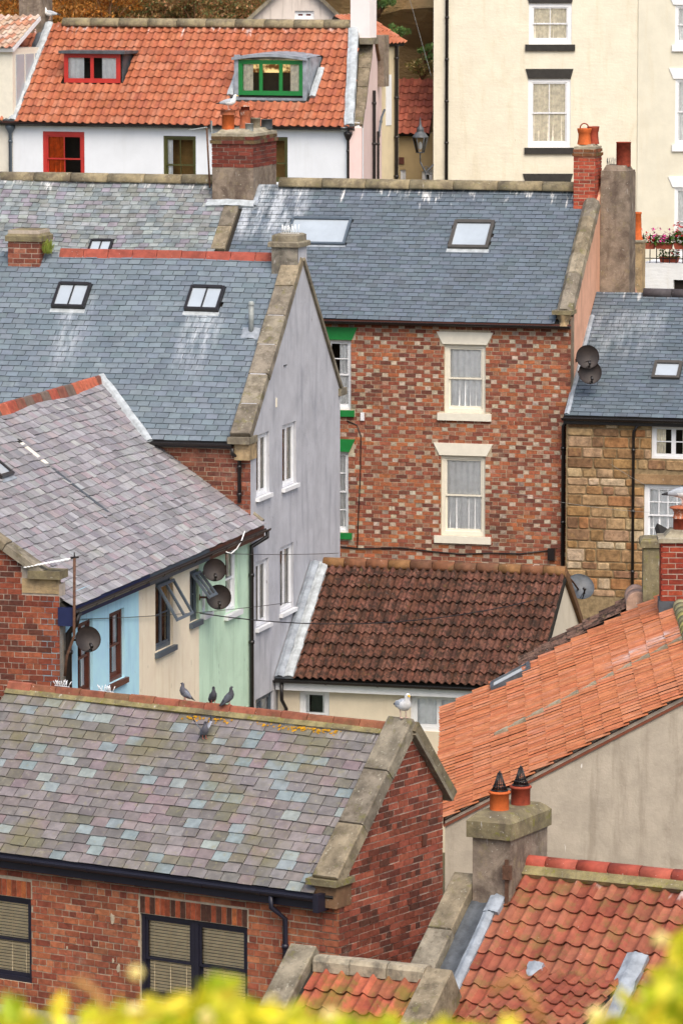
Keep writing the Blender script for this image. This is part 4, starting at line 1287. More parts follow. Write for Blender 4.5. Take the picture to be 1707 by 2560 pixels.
# Irregular coping on the right verge: rolled stones
n_ = 6
out_ = []
for i in range(n_):
    b0, b1 = .25 + (IL - .7) * i / n_, .25 + (IL - .7) * (i + 1) / n_
    mb = MB()
    pr = [(-.17, -.05), (-.17, .07), (-.09, .16), (.05, .18), (.15, .1), (.17, -.05)]
    k = RN.uniform(-.01, .01)
    mb.sweep([(x, y + k) for x, y in pr], Ir.p(-.13, b0 + .01, 0), Ir.p(-.13, b1 - .01, .035), Ir.U, Ir.N, cope_col())
    out_.append(mb)
pieces(I, ipw, 'coping_stone', M_copep, out_)
f = MB(); f.box(If, -.34, .06, IzE + .2, IzE + .28, -.25, .24); f.build('kneeler', M_cope2, ipw)
f = MB(); f.lathe(If.p(-.12, IzE - .06, .1), [(.13, 0), (.13, .04), (.1, .07), (.1, .12), (.14, .2), (.15, .255)], 4); f.build('kneeler', M_pale_st, ipw)
gutter(I, If.p(Ia, IzE - .03, .2), If.p(.02, IzE - .03, .2), -n15, .05, M_black, M_brown, .1)
ap_ = If.a(1407, 1200, .05); JzE_ = If.b(1407, 1052)
pipe(I, [If.p(ap_ + .1, JzE_ + .05, .1), If.p(ap_, JzE_ - .1, .06), If.p(ap_, 0, .06)], .04, brk=1.6)
for x, y, w, h in ((907, 1041, .075, .16),):
    a, b = If.px(x, y); f = MB(); f.box(If, a - w / 2, a + w / 2, b - h / 2, b + h / 2, .0, .06); f.build('alarm_box', M_white, I)
a, b = If.px(1379, 1385); f = MB(); f.box(If, a - .07, a + .07, b - .12, b + .12, .0, .1); f.build('meter_box', M_black, I)
# left verge stones between the two slate roofs
coping(I, iro, Ir, Ia - .15, Ia + .16, Ir.b(538, 628), Ir.b(590, 512), .62, cope_col, c0=-.08, c1=.07)
# big left chimney
cl, cr = Ir.px(531, 507), Ir.px(633, 509)
CB = Ir.p(cl[0], cl[1]); cw = (cr[0] - cl[0])
cd = Pl(CB + u15 * cw, n15, Z).a(691, 440)
zt = Pl(CB, u15, Z)
hb = zt.b(580, 419) ; ht = zt.b(580, 341)
print('chim', cw, cd, hb, ht)
ich = stack(I, CB - Z * .4, u15, n15, cw, cd, hb + .4, M_render_ch, 'chimney', label='half rendered half brick chimney')
c2 = stack(ich, CB + Z * hb + u15 * .008 + n15 * .008, u15, n15, cw - .016, cd - .016, ht - hb, M_mortar_dark, 'stack_core')
brick_stack(I, ich, CB + Z * hb, u15, n15, cw, cd, ht - hb - .16, .245, .083, pick('6a352c', '733a30', '5f322b', '7d4034'), M_brick2)
brick_stack(I, ich, CB + Z * (ht - .16) - u15 * .03 - n15 * .03, u15, n15, cw + .06, cd + .06, .08, .245, .083, pick('6a352c', '733a30', '6b5a40'), M_brick2)
brick_stack(I, ich, CB + Z * (ht - .08) - u15 * .01 - n15 * .01, u15, n15, cw + .02, cd + .02, .08, .245, .083, pick('6a352c', '5c4a34', '6b5a40'), M_brick2)
slab(ich, CB + Z * (ht - .001) - u15 * .01 - n15 * .01, u15, n15, cw + .02, cd + .02, .07, M_flaunch, 'flaunching', .08, .07)
ct = CB + Z * (ht + .1)
pp = ct + u15 * .26 + n15 * .30
pot(ich, pp, .13, .34, M_pot, 'plain'); pot(ich, pp + Z * .34, .155, .1, M_potwhite, 'plain', 'pot_cap')
pp2 = ct + u15 * .50 + n15 * .75
pot(ich, pp2, .12, .42, M_potwhite, 'flare'); pot(ich, pp2 + Z * .42, .09, .08, M_potdark, 'plain')
hd_ = MB(); hd_.lathe(pp2 + Z * .5, [(.22, 0), (.21, .03), (.12, .075), (.001, .09)], 16); hd_.build('pot_cowl', M_potwhite, ich)
pot(ich, ct + u15 * .72 + n15 * .3, .085, .16, M_galv, 'plain'); pot(ich, ct + u15 * .6 + n15 * 1.15, .11, .24, M_flaunch, 'plain'); pot(ich, ct + u15 * .75 + n15 * 1.5, .12, .2, M_leaddark, 'plain')
GULL1 = pp + Z * .44
# lead along the chimney foot
strip_between(I, Ir, (cr[0] + .04, cr[1] - .1), (cr[0] + .04, IL - .1), .14, .04, M_lead)
lead_strip(I, Ir, cl[0] - .1, cr[0] + .05, cl[1] - .16, cl[1] + .02, M_leadpale, .07, .01, 4)
# right brick chimney
bl_, br_ = Ir.px(1433, 523), Ir.px(1486, 524)
CB2 = Ir.p(bl_[0], bl_[1]); w2 = br_[0] - bl_[0]
h2 = Pl(CB2, u15, Z).b(1460, 372)
ch2 = stack(I, CB2 - Z * .3, u15, n15, w2 - .01, .6, h2 + .3, M_mortar, 'chimney', label='slim red brick chimney')
brick_stack(I, ch2, CB2, u15, n15, w2, .6, h2 - .16, .225, .075, pick('a8503c', 'a04838', 'b05a44', '8c4436'), M_brick)
brick_stack(I, ch2, CB2 + Z * (h2 - .16) - u15 * .025 - n15 * .025, u15, n15, w2 + .05, .65, .08, .225, .075, pick('7c5236', '6f5a38'), M_brick2)
brick_stack(I, ch2, CB2 + Z * (h2 - .08) - u15 * .008 - n15 * .008, u15, n15, w2 + .016, .616, .08, .225, .075, pick('7c5236', '8f5a40'), M_brick2)
slab(ch2, CB2 + Z * (h2 - .001), u15, n15, w2, .6, .05, M_flaunch, 'flaunching', .06, .04)
pot(ch2, CB2 + u15 * .17 + n15 * .2 + Z * (h2 + .08), .135, .33, M_pot, 'flare')
hp = CB2 + u15 * .17 + n15 * .2 + Z * (h2 + .41)
hm = MB(); hm.tube([hp + u15 * (.09 * cos(t_)) + Z * (.1 * sin(t_)) for t_ in [pi * k / 10 for k in range(11)]], .014, 6); hm.build('pot_hoop', M_potdark, ch2)
pot(ch2, CB2 + u15 * .3 + n15 * .45 + Z * (h2 + .08), .115, .36, M_potdark, 'flare')
# rendered chimney breast on the peach wall
sa = Ig.a(1498, 650)
S0 = Ig.p(sa, Ig.b(1498, 800), 0)
sw = .62
sh = Pl(S0, u15, Z).b(1530, 432)
st_ = stack(I, S0, u15, n15, sw, .62, sh, M_render_ch, 'chimney', .03, label='tall brown rendered chimney stack')
slab(st_, S0 + Z * (sh - .001) + u15 * .01 + n15 * .01, u15, n15, sw - .03, .6, .05, M_render_ch, 'cap', .04, .1)
PT_ = S0 + u15 * .42 + n15 * .3 + Z * (sh + .12)
pot(st_, PT_, .15, .5, M_potdark, 'plain')
spikes('small cluster of dark bird spikes beside the dark red pot', S0 + u15 * .08 + n15 * .2 + Z * (sh + .13), S0 + u15 * .26 + n15 * .25 + Z * (sh + .13), 5, .16, M_leaddark)
# ================================================================== OLD GREY SLATE HOUSE (left of it)
Hy = (Ir.p(Ia, IL)).y
Hp0 = Pl(Ir.p(Ia, IL), u15, Z)
hr = Hp0.px(250, 448)
HR = Hp0.p(Hp0.a(545, 448), hr[1])
Hs = slope(HR, u15, n15, 40, .07)
H = thing('house', 'old house with weathered grey green slates behind the red ridge', 'house', Vector((HR.x - 3, HR.y, 0)))
hro = roof_slab(H, Hs, [(-6.5, -4.2), (.42, -4.2), (.42, 0), (-6.5, 0)])
M_slH = piece_mat('slate_weathered', .75, .3, 4, streak=1.0, slen=.8, speck=.4, bump=.3, spec=.35, patches=((hexc('76786a'), 1.4, .5, .68, .45), (hexc('9a8fa0'), 1.0, .62, .72, .4), (hexc('a3a8a6'), 2.5, .58, .74, .35)))
slH = pick('7c8487', '858c8d', '747c80', '8b9190', '7b7e7c', '827e86', k=.07)
hsk = [Hs.rect(222, 600, 278, 640)]
slates(H, hro, Hs, [(-6.5, -4.2), (.42, -4.2), (.42, -.05), (-6.5, -.05)], .127, .2, slH, M_slH, holes=hsk, wj=.1, gj=.008, rj=.006, tj=.5, top=0)
skylight(H, Hs, hsk[0], M_black, 1, .08, .04, .05)
ridge(H, hro, Hs.p(-6.5, 0, 0), Hs.p(.05, 0, 0), .15, .85, lambda: (.5, .5, .5), M_ridge_st, 'round', drop=.25, name='ridge_stone')
hb_ = MB(); hb_.box(Pl(Hs.p(-6.5, -4.2), u15, Z), 0, 6.5, -HR.z + 2.8, -.1, -6.2, -.2); hb_.build('wall', M_mortar_dark, H)
# ================================================================== STONE COTTAGE
JC = at(1414, 1200, 95.7); JC.z = 0
Jf = Pl(JC, u15, Z)
JzE = Jf.b(1560, 1043, .16)
Jr = slope(Jf.p(0, JzE, .16), u15, n15, 39)
JL = Jr.b(1620, 733)
print('J', JzE, JL)
J = thing('house', 'honey coloured stone cottage with slate roof and white windows', 'house', Jf.p(1.5, 0, -3))
jw = [(1627, 1063, 1735, 1148), (1608, 1212, 1725, 1368)]
jh = [Jf.rect(*w) for w in jw]
jwl = wall(J, Jf, [(0, 0), (4, 0), (4, JzE + .1), (0, JzE + .1)], jh, plain('stone_mortar', '8f7c5e', .95, .1, .3, scale=10, bump=.4))
window(J, Jf, jh[0], M_white, 'casement', 1, (2, 1), .05, lights=2, sill=None, curtain=('tan', .5))
window(J, Jf, jh[1], M_white, 'sash', 4, (2, 2), .075, sill=None, curtain=('net', 1))
li = (jh[1][0] - .2, jh[1][1], jh[1][3] + .01, jh[1][3] + .2)
f = MB(); f.box(Jf, *li, -.1, .03); f.build('lintel', stone('plain_stone', '9a7d5c', '8f7a55', .2, '86694a', .1), jwl)
stc = pick('a28460', 'aa8d68', '9a7850', 'b29a76', '966c48', '8c6e4c', 'b8a588', '7f6046', 'a3866a', '8a6a50', k=.09)
blocks(J, jwl, Jf, [(.02, 3.5), (4, 3.5), (4, JzE - .12), (.02, JzE - .12)], jh + [li], stc, M_block, (.15, .27), (.2, .56))
jro = roof_slab(J, Jr, [(-.02, 0), (4, 0), (4, JL), (-.02, JL)])
M_slJ = piece_mat('slate_cottage', .75, .1, 5, streak=.6, slen=.7, speck=.9, bump=.2, spec=.5, patches=((hexc('4c4a4c'), 1.2, .55, .7, .4),), lime=((.1, 1.6, .5, 2.2, .35),))
slJ = pick('57636d', '5c6873', '535f68', '606c75', k=.04)
jsk = [Jr.rect(1632, 908, 1702, 950)]
slates(J, jro, Jr, [(.02, 0), (4, 0), (4, JL), (.02, JL)], .107, .25, slJ, M_slJ, holes=jsk, wj=.02, gj=.003, rj=.002)
skylight(J, Jr, jsk[0], MATS['bronze_frame'], 0, .08, .06, .1, am=M_slategrey)
ridge(J, jro, Jr.p(1.0, JL, 0), Jr.p(4, JL, 0), .1, .6, lambda: jit(hexc('4a4648'), .1), M_ridgered, 'round', drop=.8)
strip_between(J, Jr, (.05, .02), (.05, JL * .8), .1, .03, M_lead)
gutter(J, Jf.p(-.03, JzE - .04, .2), Jf.p(4, JzE - .04, .2), -n15, .055, M_black, M_black, .16)
pa = Jf.a(1582, 1200, .05)
pipe(J, [Jf.p(pa + .12, JzE - .12, .12), Jf.p(pa, JzE - .3, .06), Jf.p(pa, 0, .06)], .03, brk=1.2)
# ================================================================== BROWN PANTILED COTTAGE
Na = Kg.a(692, 1700)
NC = Kg.p(Na, 0, .02)
Nf = Pl(NC, u15, Z)
NzE = Nf.b(900, 1702, .18)
Nr = slope(Nf.p(0, NzE, .18), u15, n15, 37, .035)
NL = Nr.b(1050, 1416)
Nw = Nr.a(1408, 1425)
print('N', Na, NzE, NL, Nw, 'ridge left', proj(Nr.p(0, NL))[:2], 'eave left', proj(Nr.p(0, 0))[:2])
N = thing('cottage', 'low cream cottage with mossy dark brown pantile roof', 'house', Nf.p(2, 0, -2))
M_nw = paint('cottage_cream', 'd9cdb6', .85, .05, 'bfae92', .3, .35, .15)
nw = [(748, 1724, 823, 1830), (1025, 1735, 1165, 1830)]
nh = [Nf.rect(*w) for w in nw]
nwl = wall(N, Nf, [(0, 0), (Nw, 0), (Nw, NzE + .1), (0, NzE + .1)], nh, M_nw)
window(N, Nf, nh[0], M_white, 'sash', 1, (1, 1), .075, curtain=('net', .3), split=.4)
window(N, Nf, nh[1], M_white, 'casement', 1, (1, 1), .075, lights=2, curtain=('net', 1.0))
Ng = Pl(Nf.p(Nw, 0, 0), n15, Z)
nar = NL * cos(radians(37)) - .18; NzR = NzE + NL * sin(radians(37))
nd = Ng.a(1452, 1575)
ngw = wall(N, Ng, [(0, 0), (nar * 2, 0), (nar * 2, NzE), (nar, NzR - .03), (0, NzE)], [], M_nw)
nro = roof_slab(N, Nr, [(0, 0), (Nw + .06, 0), (Nw + .06, NL), (0, NL)])
Nb = slope(Nf.p(Nw, NzE, -2 * nar - .18), -u15, -n15, 37)
roof_slab(N, Nb, [(-.07, 0), (Nw, 0), (Nw, NL), (-.07, NL)], M_wood)
M_tN = piece_mat('mossy_pantile', .9, .35, 14, speck=.55, bump=.6, spec=.2, patches=((hexc('2e2620'), 9, .46, .60, .85), (hexc('8a5a48'), 6, .58, .68, .55), (hexc('6a5f34'), 5, .62, .70, .5)))
tN = pick('644236', '5a3c2f', '6e4b3f', '52382e', '66463a', k=.12)
pantiles(N, nro, Nr, [(.34, 0), (Nw + .04, 0), (Nw + .04, NL), (.34, NL)], .30, .148, tN, M_tN, h=.042, roll=.55, lap=.03, tl=.03, K=8, trough=.5)
ridge(N, nro, Nr.p(.25, NL, 0), Nr.p(Nw + .06, NL, 0), .11, .42, lambda: jit(hexc(RN.choice(('7c5138', '6d4a36', '85603c'))), .1), M_ridgeclay, 'round', drop=.5)
lead_strip(N, Nr, .0, .19, -.02, NL, M_lead, .03, .008, 16, roll=.05); lead_strip(N, Nr, .19, .36, -.02, NL, M_leadpale, .05, .012, 16, roll=.03)
gutter(N, Nf.p(0, NzE - .04, .23), Nf.p(Nw + .05, NzE - .04, .23), -n15, .055, M_black)
f = MB(); f.box(Nf, -.0, Nw, NzE - .24, NzE - .06, .02, .15); f.build('fascia', M_white, N)
pa = Nf.a(709, 1750, .06)
pipe(N, [Nf.p(pa, NzE - .08, .2), Nf.p(pa, NzE - .42, .18), Nf.p(pa + .05, NzE - .6, .06), Nf.p(pa + .05, 0, .06)], .035, brk=.8)
f = MB(); f.bar(Ng.p(nar, NzR - .0, .05), Ng.p(nar * 2 + .1, NzE - .1, .05), .05, .12); f.build('bargeboard', M_wood, N)
# ================================================================== ORANGE PANTILED HOUSE
u2, n2 = yaw(1.5)
OC = at(1112, 2100, 66); OC.z = 0
Of = Pl(OC, u2, Z)
OzE = Of.b(1112, 2052); OzX = Of.b(1707, 1742)
Ox = Of.a(1707, 1742)
Op = math.degrees(math.atan2(OzX - OzE, Ox))
O_eave = Of.p(-.05, OzE - .02, 0)
Or = slope(O_eave, -n2, u2, Op, .04)
Oaf = Or.a(1052, 1806); Ob = Or.b(1722, 1590)
print('O pitch', Op, 'far', Oaf, Or.a(1640, 1490), 'ridge b', Ob, Or.b(1640, 1490), Ox)
O = thing('house', 'long house with bright orange pantile roof and grey rendered gable', 'house', Of.p(2.5, 0, -4))
M_Ow = paint('grey_cement', 'aea494', .92, .13, '7d7262', .6, .45, .4, 16, chips='e2e0da')
Orun = Ob * cos(radians(Op))
ow = wall(O, Of, [(0, 0), (Orun * 2, 0), (Orun * 2, OzE), (Orun, OzE + Orun * tan(radians(Op))), (0, OzE)], [], M_Ow)
owl = wall(O, Pl(Of.p(0.02, 0, -9), -n2, Z), [(0, 0), (8.6, 0), (8.6, OzE - .05), (0, OzE - .05)], [], M_Ow, thick=.1)
Oaf = min(Oaf, -4)
oro = roof_slab(O, Or, [(Oaf, 0), (.03, 0), (.03, Ob), (Oaf, Ob)], plain('dark_underlay', '7a4a3a', .95, .1), thick=.035)
M_tO = piece_mat('orange_pantile', .8, .2, 8, speck=.4, bump=.2, spec=.3, patches=((hexc('b9877a'), 2.2, .55, .72, .25), (hexc('8a4a35'), 3.1, .58, .7, .25)), lime=((-5.6, -4.9, .0, 1.5, .7),))
tO = pick('b06c48', 'b4724e', 'aa6644', 'b47656', k=.035)
osk = [Or.rect(1226, 1665, 1340, 1735)]
sA, sB = Or.px(1225, 1730), Or.px(1338, 1672)
oh = (sA[0] - .3, sA[0] + .3, sA[1], sB[1])
pantiles(O, oro, Or, [(Oaf, 0), (.1, 0), (.1, Ob), (Oaf, Ob)], .30, .225, tO, M_tO, holes=[oh], K=8, h=.042, roll=.5, lap=.05, tl=.04, top=Ob, trough=.5, ov=.94)
Orb = slope(Of.p(Orun * 2, OzE, -9), n2, -u2, Op)
roof_slab(O, Orb, [(0, 0), (9, 0), (9, Ob), (0, Ob)])
skylight(O, Or, (oh[0], oh[1], oh[2] + .05, oh[3] - .05), M_leaddark, 0, .1, .05, .12, am=M_leadpale, glass=plain('bright_glass', 'd6dcdd', .2, .5))
ridge(O, oro, Or.p(Oaf, Ob, 0), Or.p(.08, Ob, 0), .12, .45, lambda: jit(hexc(RN.choice(('8f8a50', '7d7a5a', '9a9674'))), .12), M_ridgeclay, 'round', drop=.4)
# cement fillet running up the roof between the two tiled halves
fa, fb = Or.px(1215, 1868), Or.px(1600, 1650)
fm = (fa[0] + fb[0]) / 2
f = MB()
f.box(Or, fm - .06, fm + .06, .9, Ob - .1, 0, .08); f.build('cement_fillet', M_flaunch, oro)
# chimney on the orange roof
ob_ = Or.px(1660, 1535)
OB = Or.p(ob_[0], ob_[1] - .02)
ofr = Pl(OB, u2, Z)
oL = ofr.a(1652, 1400); oh_ = ofr.b(1680, 1357)
och = stack(O, ofr.p(oL + .02, -.6, 0), u2, n2, .98, .6, oh_ + .6, M_mortar_dark, 'chimney', label='red brick chimney with limed flaunching')
brick_stack(O, och, ofr.p(oL, .22, 0), u2, n2, 1.02, .62, oh_ - .22, .235, .085, pick('8a3a2c', '94422f', '7a3428', 'a04a34'), M_brick2)
slab(och, ofr.p(oL - .05, oh_ - .001, .04), u2, n2, 1.12, .7, .08, M_flaunch, 'flaunching', .1, .1)
f = MB(); f.box(ofr, oL - .03, oL + 1.0, -.3, .22, -.6, .035); f.build('chimney_foot', M_leaddark, och)
pb = at(1702, 1336, OB.y + .3)
pot(och, pb, .13, .26, M_potdark, 'plain'); pot(och, pb + Z * .26, .13, .14, M_potwhite, 'flare', 'pot_cap')
cwl = MB(); cwl.lathe(pb + Z * .41, [(.001, 0), (.19, .0), (.19, .02), (.1, .04), (.001, .05)], 16)
for k in range(5): cwl.tube([pb + Vector((.1 * cos(k * 1.257), .1 * sin(k * 1.257), .38)), pb + Vector((.1 * cos(k * 1.257), .1 * sin(k * 1.257), .42))], .01, 5)
cwl.build('pot_cowl', M_potwhite, och)
GULL4 = pb + Z * .46
# neighbour behind: brown tiles, roll ridge and stone stack
V0 = at(1440, 1592, 77.5)
Vr = slope(V0, -n2, u2, 30)
Vb = Vr.b(1590, 1500)
Vt = thing('house', 'sliver of brown tiled roof behind the orange pantiles', 'house', Vector((V0.x + 2, V0.y + 2, 0)))
vro = roof_slab(Vt, Vr, [(-.9, -1), (.1, -1), (.1, Vb), (-.9, Vb)])
pantiles(Vt, vro, Vr, [(-.9, -1), (.1, -1), (.1, Vb), (-.9, Vb)], .3, .2, pick('6a5348', '5d483f', '755c4f'), M_tN, K=7, h=.04, roll=.5, tl=.03)
ridge(Vt, vro, Vr.p(-.9, Vb, 0), Vr.p(.15, Vb, 0), .18, .5, lambda: jit(hexc('b08f7c'), .08), M_ridgeclay, 'round', drop=.6)
V1 = at(1606, 1500, 77.2)
vst = stack(Vt, V1 - Z * 1, u2, n2, .42, .5, 2.0, M_cope2, 'chimney', label='mossy stone stack')
slab(vst, V1 + Z * .86 - u2 * .05 - n2 * .05, u2, n2, .52, .6, .13, M_cope2, 'cap_stone')
vw_ = MB(); vw_.box(Pl(V0 + Z * -.3, u2, Z), -.2, 4, -V0.z + .3, -.6, -1.2, -.1); vw_.build('wall', M_pale_st, Vt)
# ================================================================== FOREGROUND SLATE HOUSE
u33, n33 = yaw(33)
PC = at(847, 2300, 60); PC.z = 0
Pf = Pl(PC, u33, Z); Pg = Pl(PC, n33, Z)
Pw = Pg.a(1105, 2050)
PzE = Pf.b(420, 2186, .16)
Par = Pg.a(1027, 1812); PzR = Pg.b(1027, 1827)
Ppitch = math.degrees(math.atan2(PzR - PzE, Par + .16))
Pr = slope(Pf.p(0, PzE, .16), u33, n33, Ppitch, .035)
PLn = sqrt((PzR - PzE) ** 2 + (Par + .16) ** 2)
PzB = Pg.b(1105, 1972)
print('P', Pw, Par, PzE, PzR, Ppitch, PLn, 'eave', proj(Pr.p(Pr.a(0, 2135), 0))[:2], 'ridge@0', proj(Pr.p(Pr.a(10, 1770), PLn))[:2], proj(Pr.p(-.3, PLn))[:2])
PH = thing('house', 'red brick house with mottled purple and grey slates in the foreground', 'house', Pf.p(-3, 0, -1))
pwn = [(-175, 2218, 79, 2452), (352, 2284, 486, 2508), (486, 2301, 620, 2527)]
def rectP(pl, x0, x1, ty, by):
    xm = (x0 + x1) / 2
    return (pl.a(x0, ty), pl.a(x1, ty), pl.b(xm, by), pl.b(xm, ty))
PW1 = rectP(Pf, -150, 79, 2222, 2440)
PW2 = rectP(Pf, 351, 619, 2300, 2520)
PW1 = (PW1[0], PW1[1], Pf.b(70, 2458), Pf.b(70, 2247))
PW2 = (PW2[0], PW2[1], Pf.b(486, 2518), Pf.b(486, 2301))
Pholes = [PW1, PW2]
pfp = [(-6.5, 0), (0, 0), (0, PzE + .1), (-6.5, PzE + .1)]
pwl = wall(PH, Pf, pfp, Pholes, M_mortar)
bP = pick('a35f46', 'ab6848', '96563f', '864a39', 'b2704f', '9d5b42', k=.1)
sol = [(h[0] - .02, h[1] + .02, h[3], h[3] + .23) for h in Pholes]
bricks(PH, pwl, Pf, [(-6.2, 2.6), (0, 2.6), (0, PzE - .02), (-6.2, PzE - .02)], Pholes + sol, .238, .088, lambda k, j: bP(), M_brick, 'garden', proud=.009, gap=.014)
for s in sol: soldier(PH, pwl, Pf, s[0] + .02, s[1] - .02, s[2] + .01, s[3], lambda k, j: jit(hexc(RN.choice(('b25f3e', 'a25338', 'b86a40', '8c4a34', '54392f'))), .1), M_brick, .082)
hm_ = (PW2[0] + PW2[1]) / 2
for r in ((PW2[0], hm_ - .001, PW2[2], PW2[3]), (hm_ + .001, PW2[1], PW2[2], PW2[3]), (PW1[0], (PW1[0] + PW1[1]) / 2 - .001, PW1[2], PW1[3]), ((PW1[0] + PW1[1]) / 2 + .001, PW1[1], PW1[2], PW1[3])):
    window(PH, Pf, r, M_navy, 'sash', 1, (1, 1), .055, curtain=('blind', 1), split=.48, c=-.03)
mp = MB()
for x, y, s_ in ((283, 2296, .055), (298, 2420, .045), (285, 2402, .028), (170, 2370, .02)):
    a, b = Pf.px(x, y); k = 9
    mp.prism(Pf, [(a + s_ * RN.uniform(.6, 1.1) * cos(2 * pi * q / k) * .7, b + s_ * RN.uniform(.7, 1.2) * sin(2 * pi * q / k) * 1.3) for q in range(k)], 0, .018)
mp.build('mortar_patch', M_mortar, pwl)
# gable
ppoly = ccw([(0, 0), (Pw, 0), (Pw, PzB), (Par, PzR + .03), (0, PzE + .12)])
pgw = wall(PH, Pg, ppoly, [], M_mortar_dark)
bG = pick('854838', '764032', '904f3e', '683a2f', '975441', '58362c', '7d4434', k=.1)
bricks(PH, pgw, Pg, ccw([(0, 2.6), (Pw, 2.6), (Pw, PzB - .01), (Par, PzR - .12), (0, PzE - .02)]), [], .238, .088, lambda k, j: bG(), M_brick2, 'garden', proud=.009, gap=.014)
a, b = Pg.px(1057, 2100); f = MB(); f.box(Pg, a - .05, a + .05, b - .07, b + .07, 0, .03); f.build('air_brick', M_brown, PH)
# slate roof
pro = roof_slab(PH, Pr, [(-6.5, 0), (-.02, 0), (-.02, PLn), (-6.5, PLn)])
M_slP = piece_mat('slate_mottled', .6, .2, 7, streak=.35, slen=.5, speck=.3, bump=.35, spec=.45, grain=(9, 5, .12),
    patches=((hexc('726d48'), .8, .47, .66, .6), (hexc('8a8464'), 9, .56, .66, .45), (hexc('a9a98f'), 14, .62, .68, .4)))
def slP(j, i):
    r = RN.random()
    if r < .12: return jit(hexc(RN.choice(('889394', '828d8f', '7c888a', '8d9591'))), .06, .02)
    if r < .25: return jit(hexc(RN.choice(('706c60', '746e60', '6b685d'))), .08, .02)
    return jit(hexc(RN.choice(('7a7473', '807877', '746e6b', '827b7a', '706b69', '797270', '7f7a79', '827475'))), .1, .03)
slates(PH, pro, Pr, [(-6.5, 0), (-.28, 0), (-.28, PLn - .04), (-6.5, PLn - .04)], .148, .245, slP, M_slP, wj=.1, gj=.008, rj=.006, th_=.011, tj=.5, slip=.02, top=PLn)
# lichen line under the ridge
M_lich = plain('orange_lichen', 'b5851f', .95, .1, .3, scale=20)
lc = MB()
for i in range(130):
    a = RN.choice((-3.3, -2.9, -2.2, -1.75, -1.55, -1.2)) + RN.gauss(0, .12); b = PLn - .15 - abs(RN.gauss(0, .035)); r = RN.uniform(.006, .022)
    k = RN.randint(5, 7); ph = RN.random() * 6
    lc.add([Pr.p(a + r * cos(ph + 2 * pi * q / k) * RN.uniform(.7, 1.3), b + r * sin(ph + 2 * pi * q / k) * RN.uniform(.7, 1.3), .03 - (PLn - .13 - b) * .15) for q in range(k)], [tuple(range(k))])
lc.build('lichen', M_lich, pro, kind='stuff')
ridge(PH, pro, Pr.p(-6.5, PLn + .02, 0), Pr.p(-.36, PLn + .02, 0), .1, .42, lambda: jit(hexc(RN.choice(('8f5440', '985a44', '84503c', '8a583f', '77583f'))), .1), M_ridgeclay, 'angle', drop=.9, jit_=.006)
mo = MB(); mo.box(Pr, -6.5, -.36, PLn - .12, PLn - .03, 0, .035); mo.build('ridge_bedding', stone('mossy_bedding', '8f855e', '7c7a2e', .8), pro)
coping(PH, pgw, Pr, -.33, .045, .18, PLn + .1, .83, cope_col, c0=-.04, c1=.15)
f = MB(); f.box(Pf, -.39, .065, PzE + .11, PzE + .19, -.28, .18); f.build('kneeler', M_cope2, pgw)
f = MB(); f.box(Pf, -.3, .02, PzE - .18, PzE + .098, -.26, .1); f.build('kneeler', stone('brown_stone', '7d6148', '6a5a40', .3, '5a3f30'), pgw)
Pb = slope(Pg.p(Pw + .14, PzB - .13, 0), -u33, -n33, math.degrees(math.atan2(PzR - PzB + .13, Pw + .14 - Par)))
PbL = sqrt((PzR - PzB + .13) ** 2 + (Pw + .14 - Par) ** 2)
roof_slab(PH, Pb, [(-.1, 0), (6.5, 0), (6.5, PbL), (-.1, PbL)], M_cope, .05)
coping(PH, pgw, Pb, -.09, .3, -.02, PbL + .05, .5, lambda: jit(hexc('6f6653'), .1), c0=-.03, c1=.13)
gutter(PH, Pf.p(-6.5, PzE - .04, .2), Pf.p(-.16, PzE - .04, .2), -n33, .058, M_navy, M_navy, .2)
f = MB(); f.box(Pf, -.22, -.14, PzE - .22, PzE + .01, .0, .27); f.build('fascia_end', M_navy, PH)
pa = Pf.a(713, 2300, .07)
pipe(PH, [Pf.p(pa - .13, PzE - .08, .2), Pf.p(pa - .13, PzE - .24, .2), Pf.p(pa, PzE - .4, .07), Pf.p(pa, 0, .07)], .036, M_navy, brk=1.4)
PAPX = Pg.p(Par - .04, PzR + .17, -.10)
# ================================================================== FOREGROUND PANTILE HOUSE (right)
u27, n27 = yaw(27)
QR = at(1345, 2166, 59.6)
Qr = slope(QR, u27, n27, 36, .035)
qv = [Qr.a(x, y) for x, y in ((1330, 2195), (1240, 2350), (1130, 2530))]
print('Q verge', qv, 'cop', [Qr.a(x, y) for x, y in ((1170, 2260), (1060, 2440), (1000, 2550))])
Q = thing('house', 'red pantile roofed house with stone chimney at the lower right', 'house', Vector((QR.x + 2, QR.y, 0)))
va = -.38
qro = roof_slab(Q, Qr, [(va, -4.2), (4, -4.2), (4, 0), (va, 0)])
M_tQ = piece_mat('red_pantile', .75, .22, 7, streak=.5, slen=.8, speck=.4, bump=.25, spec=.35, patches=((hexc('756236'), 4.0, .49, .64, .6), (hexc('6d3a2c'), 1.6, .55, .7, .35)))
tQ = pick('8c4a38', '94533e', '824432', '985c45', '8a4f3b', k=.08)
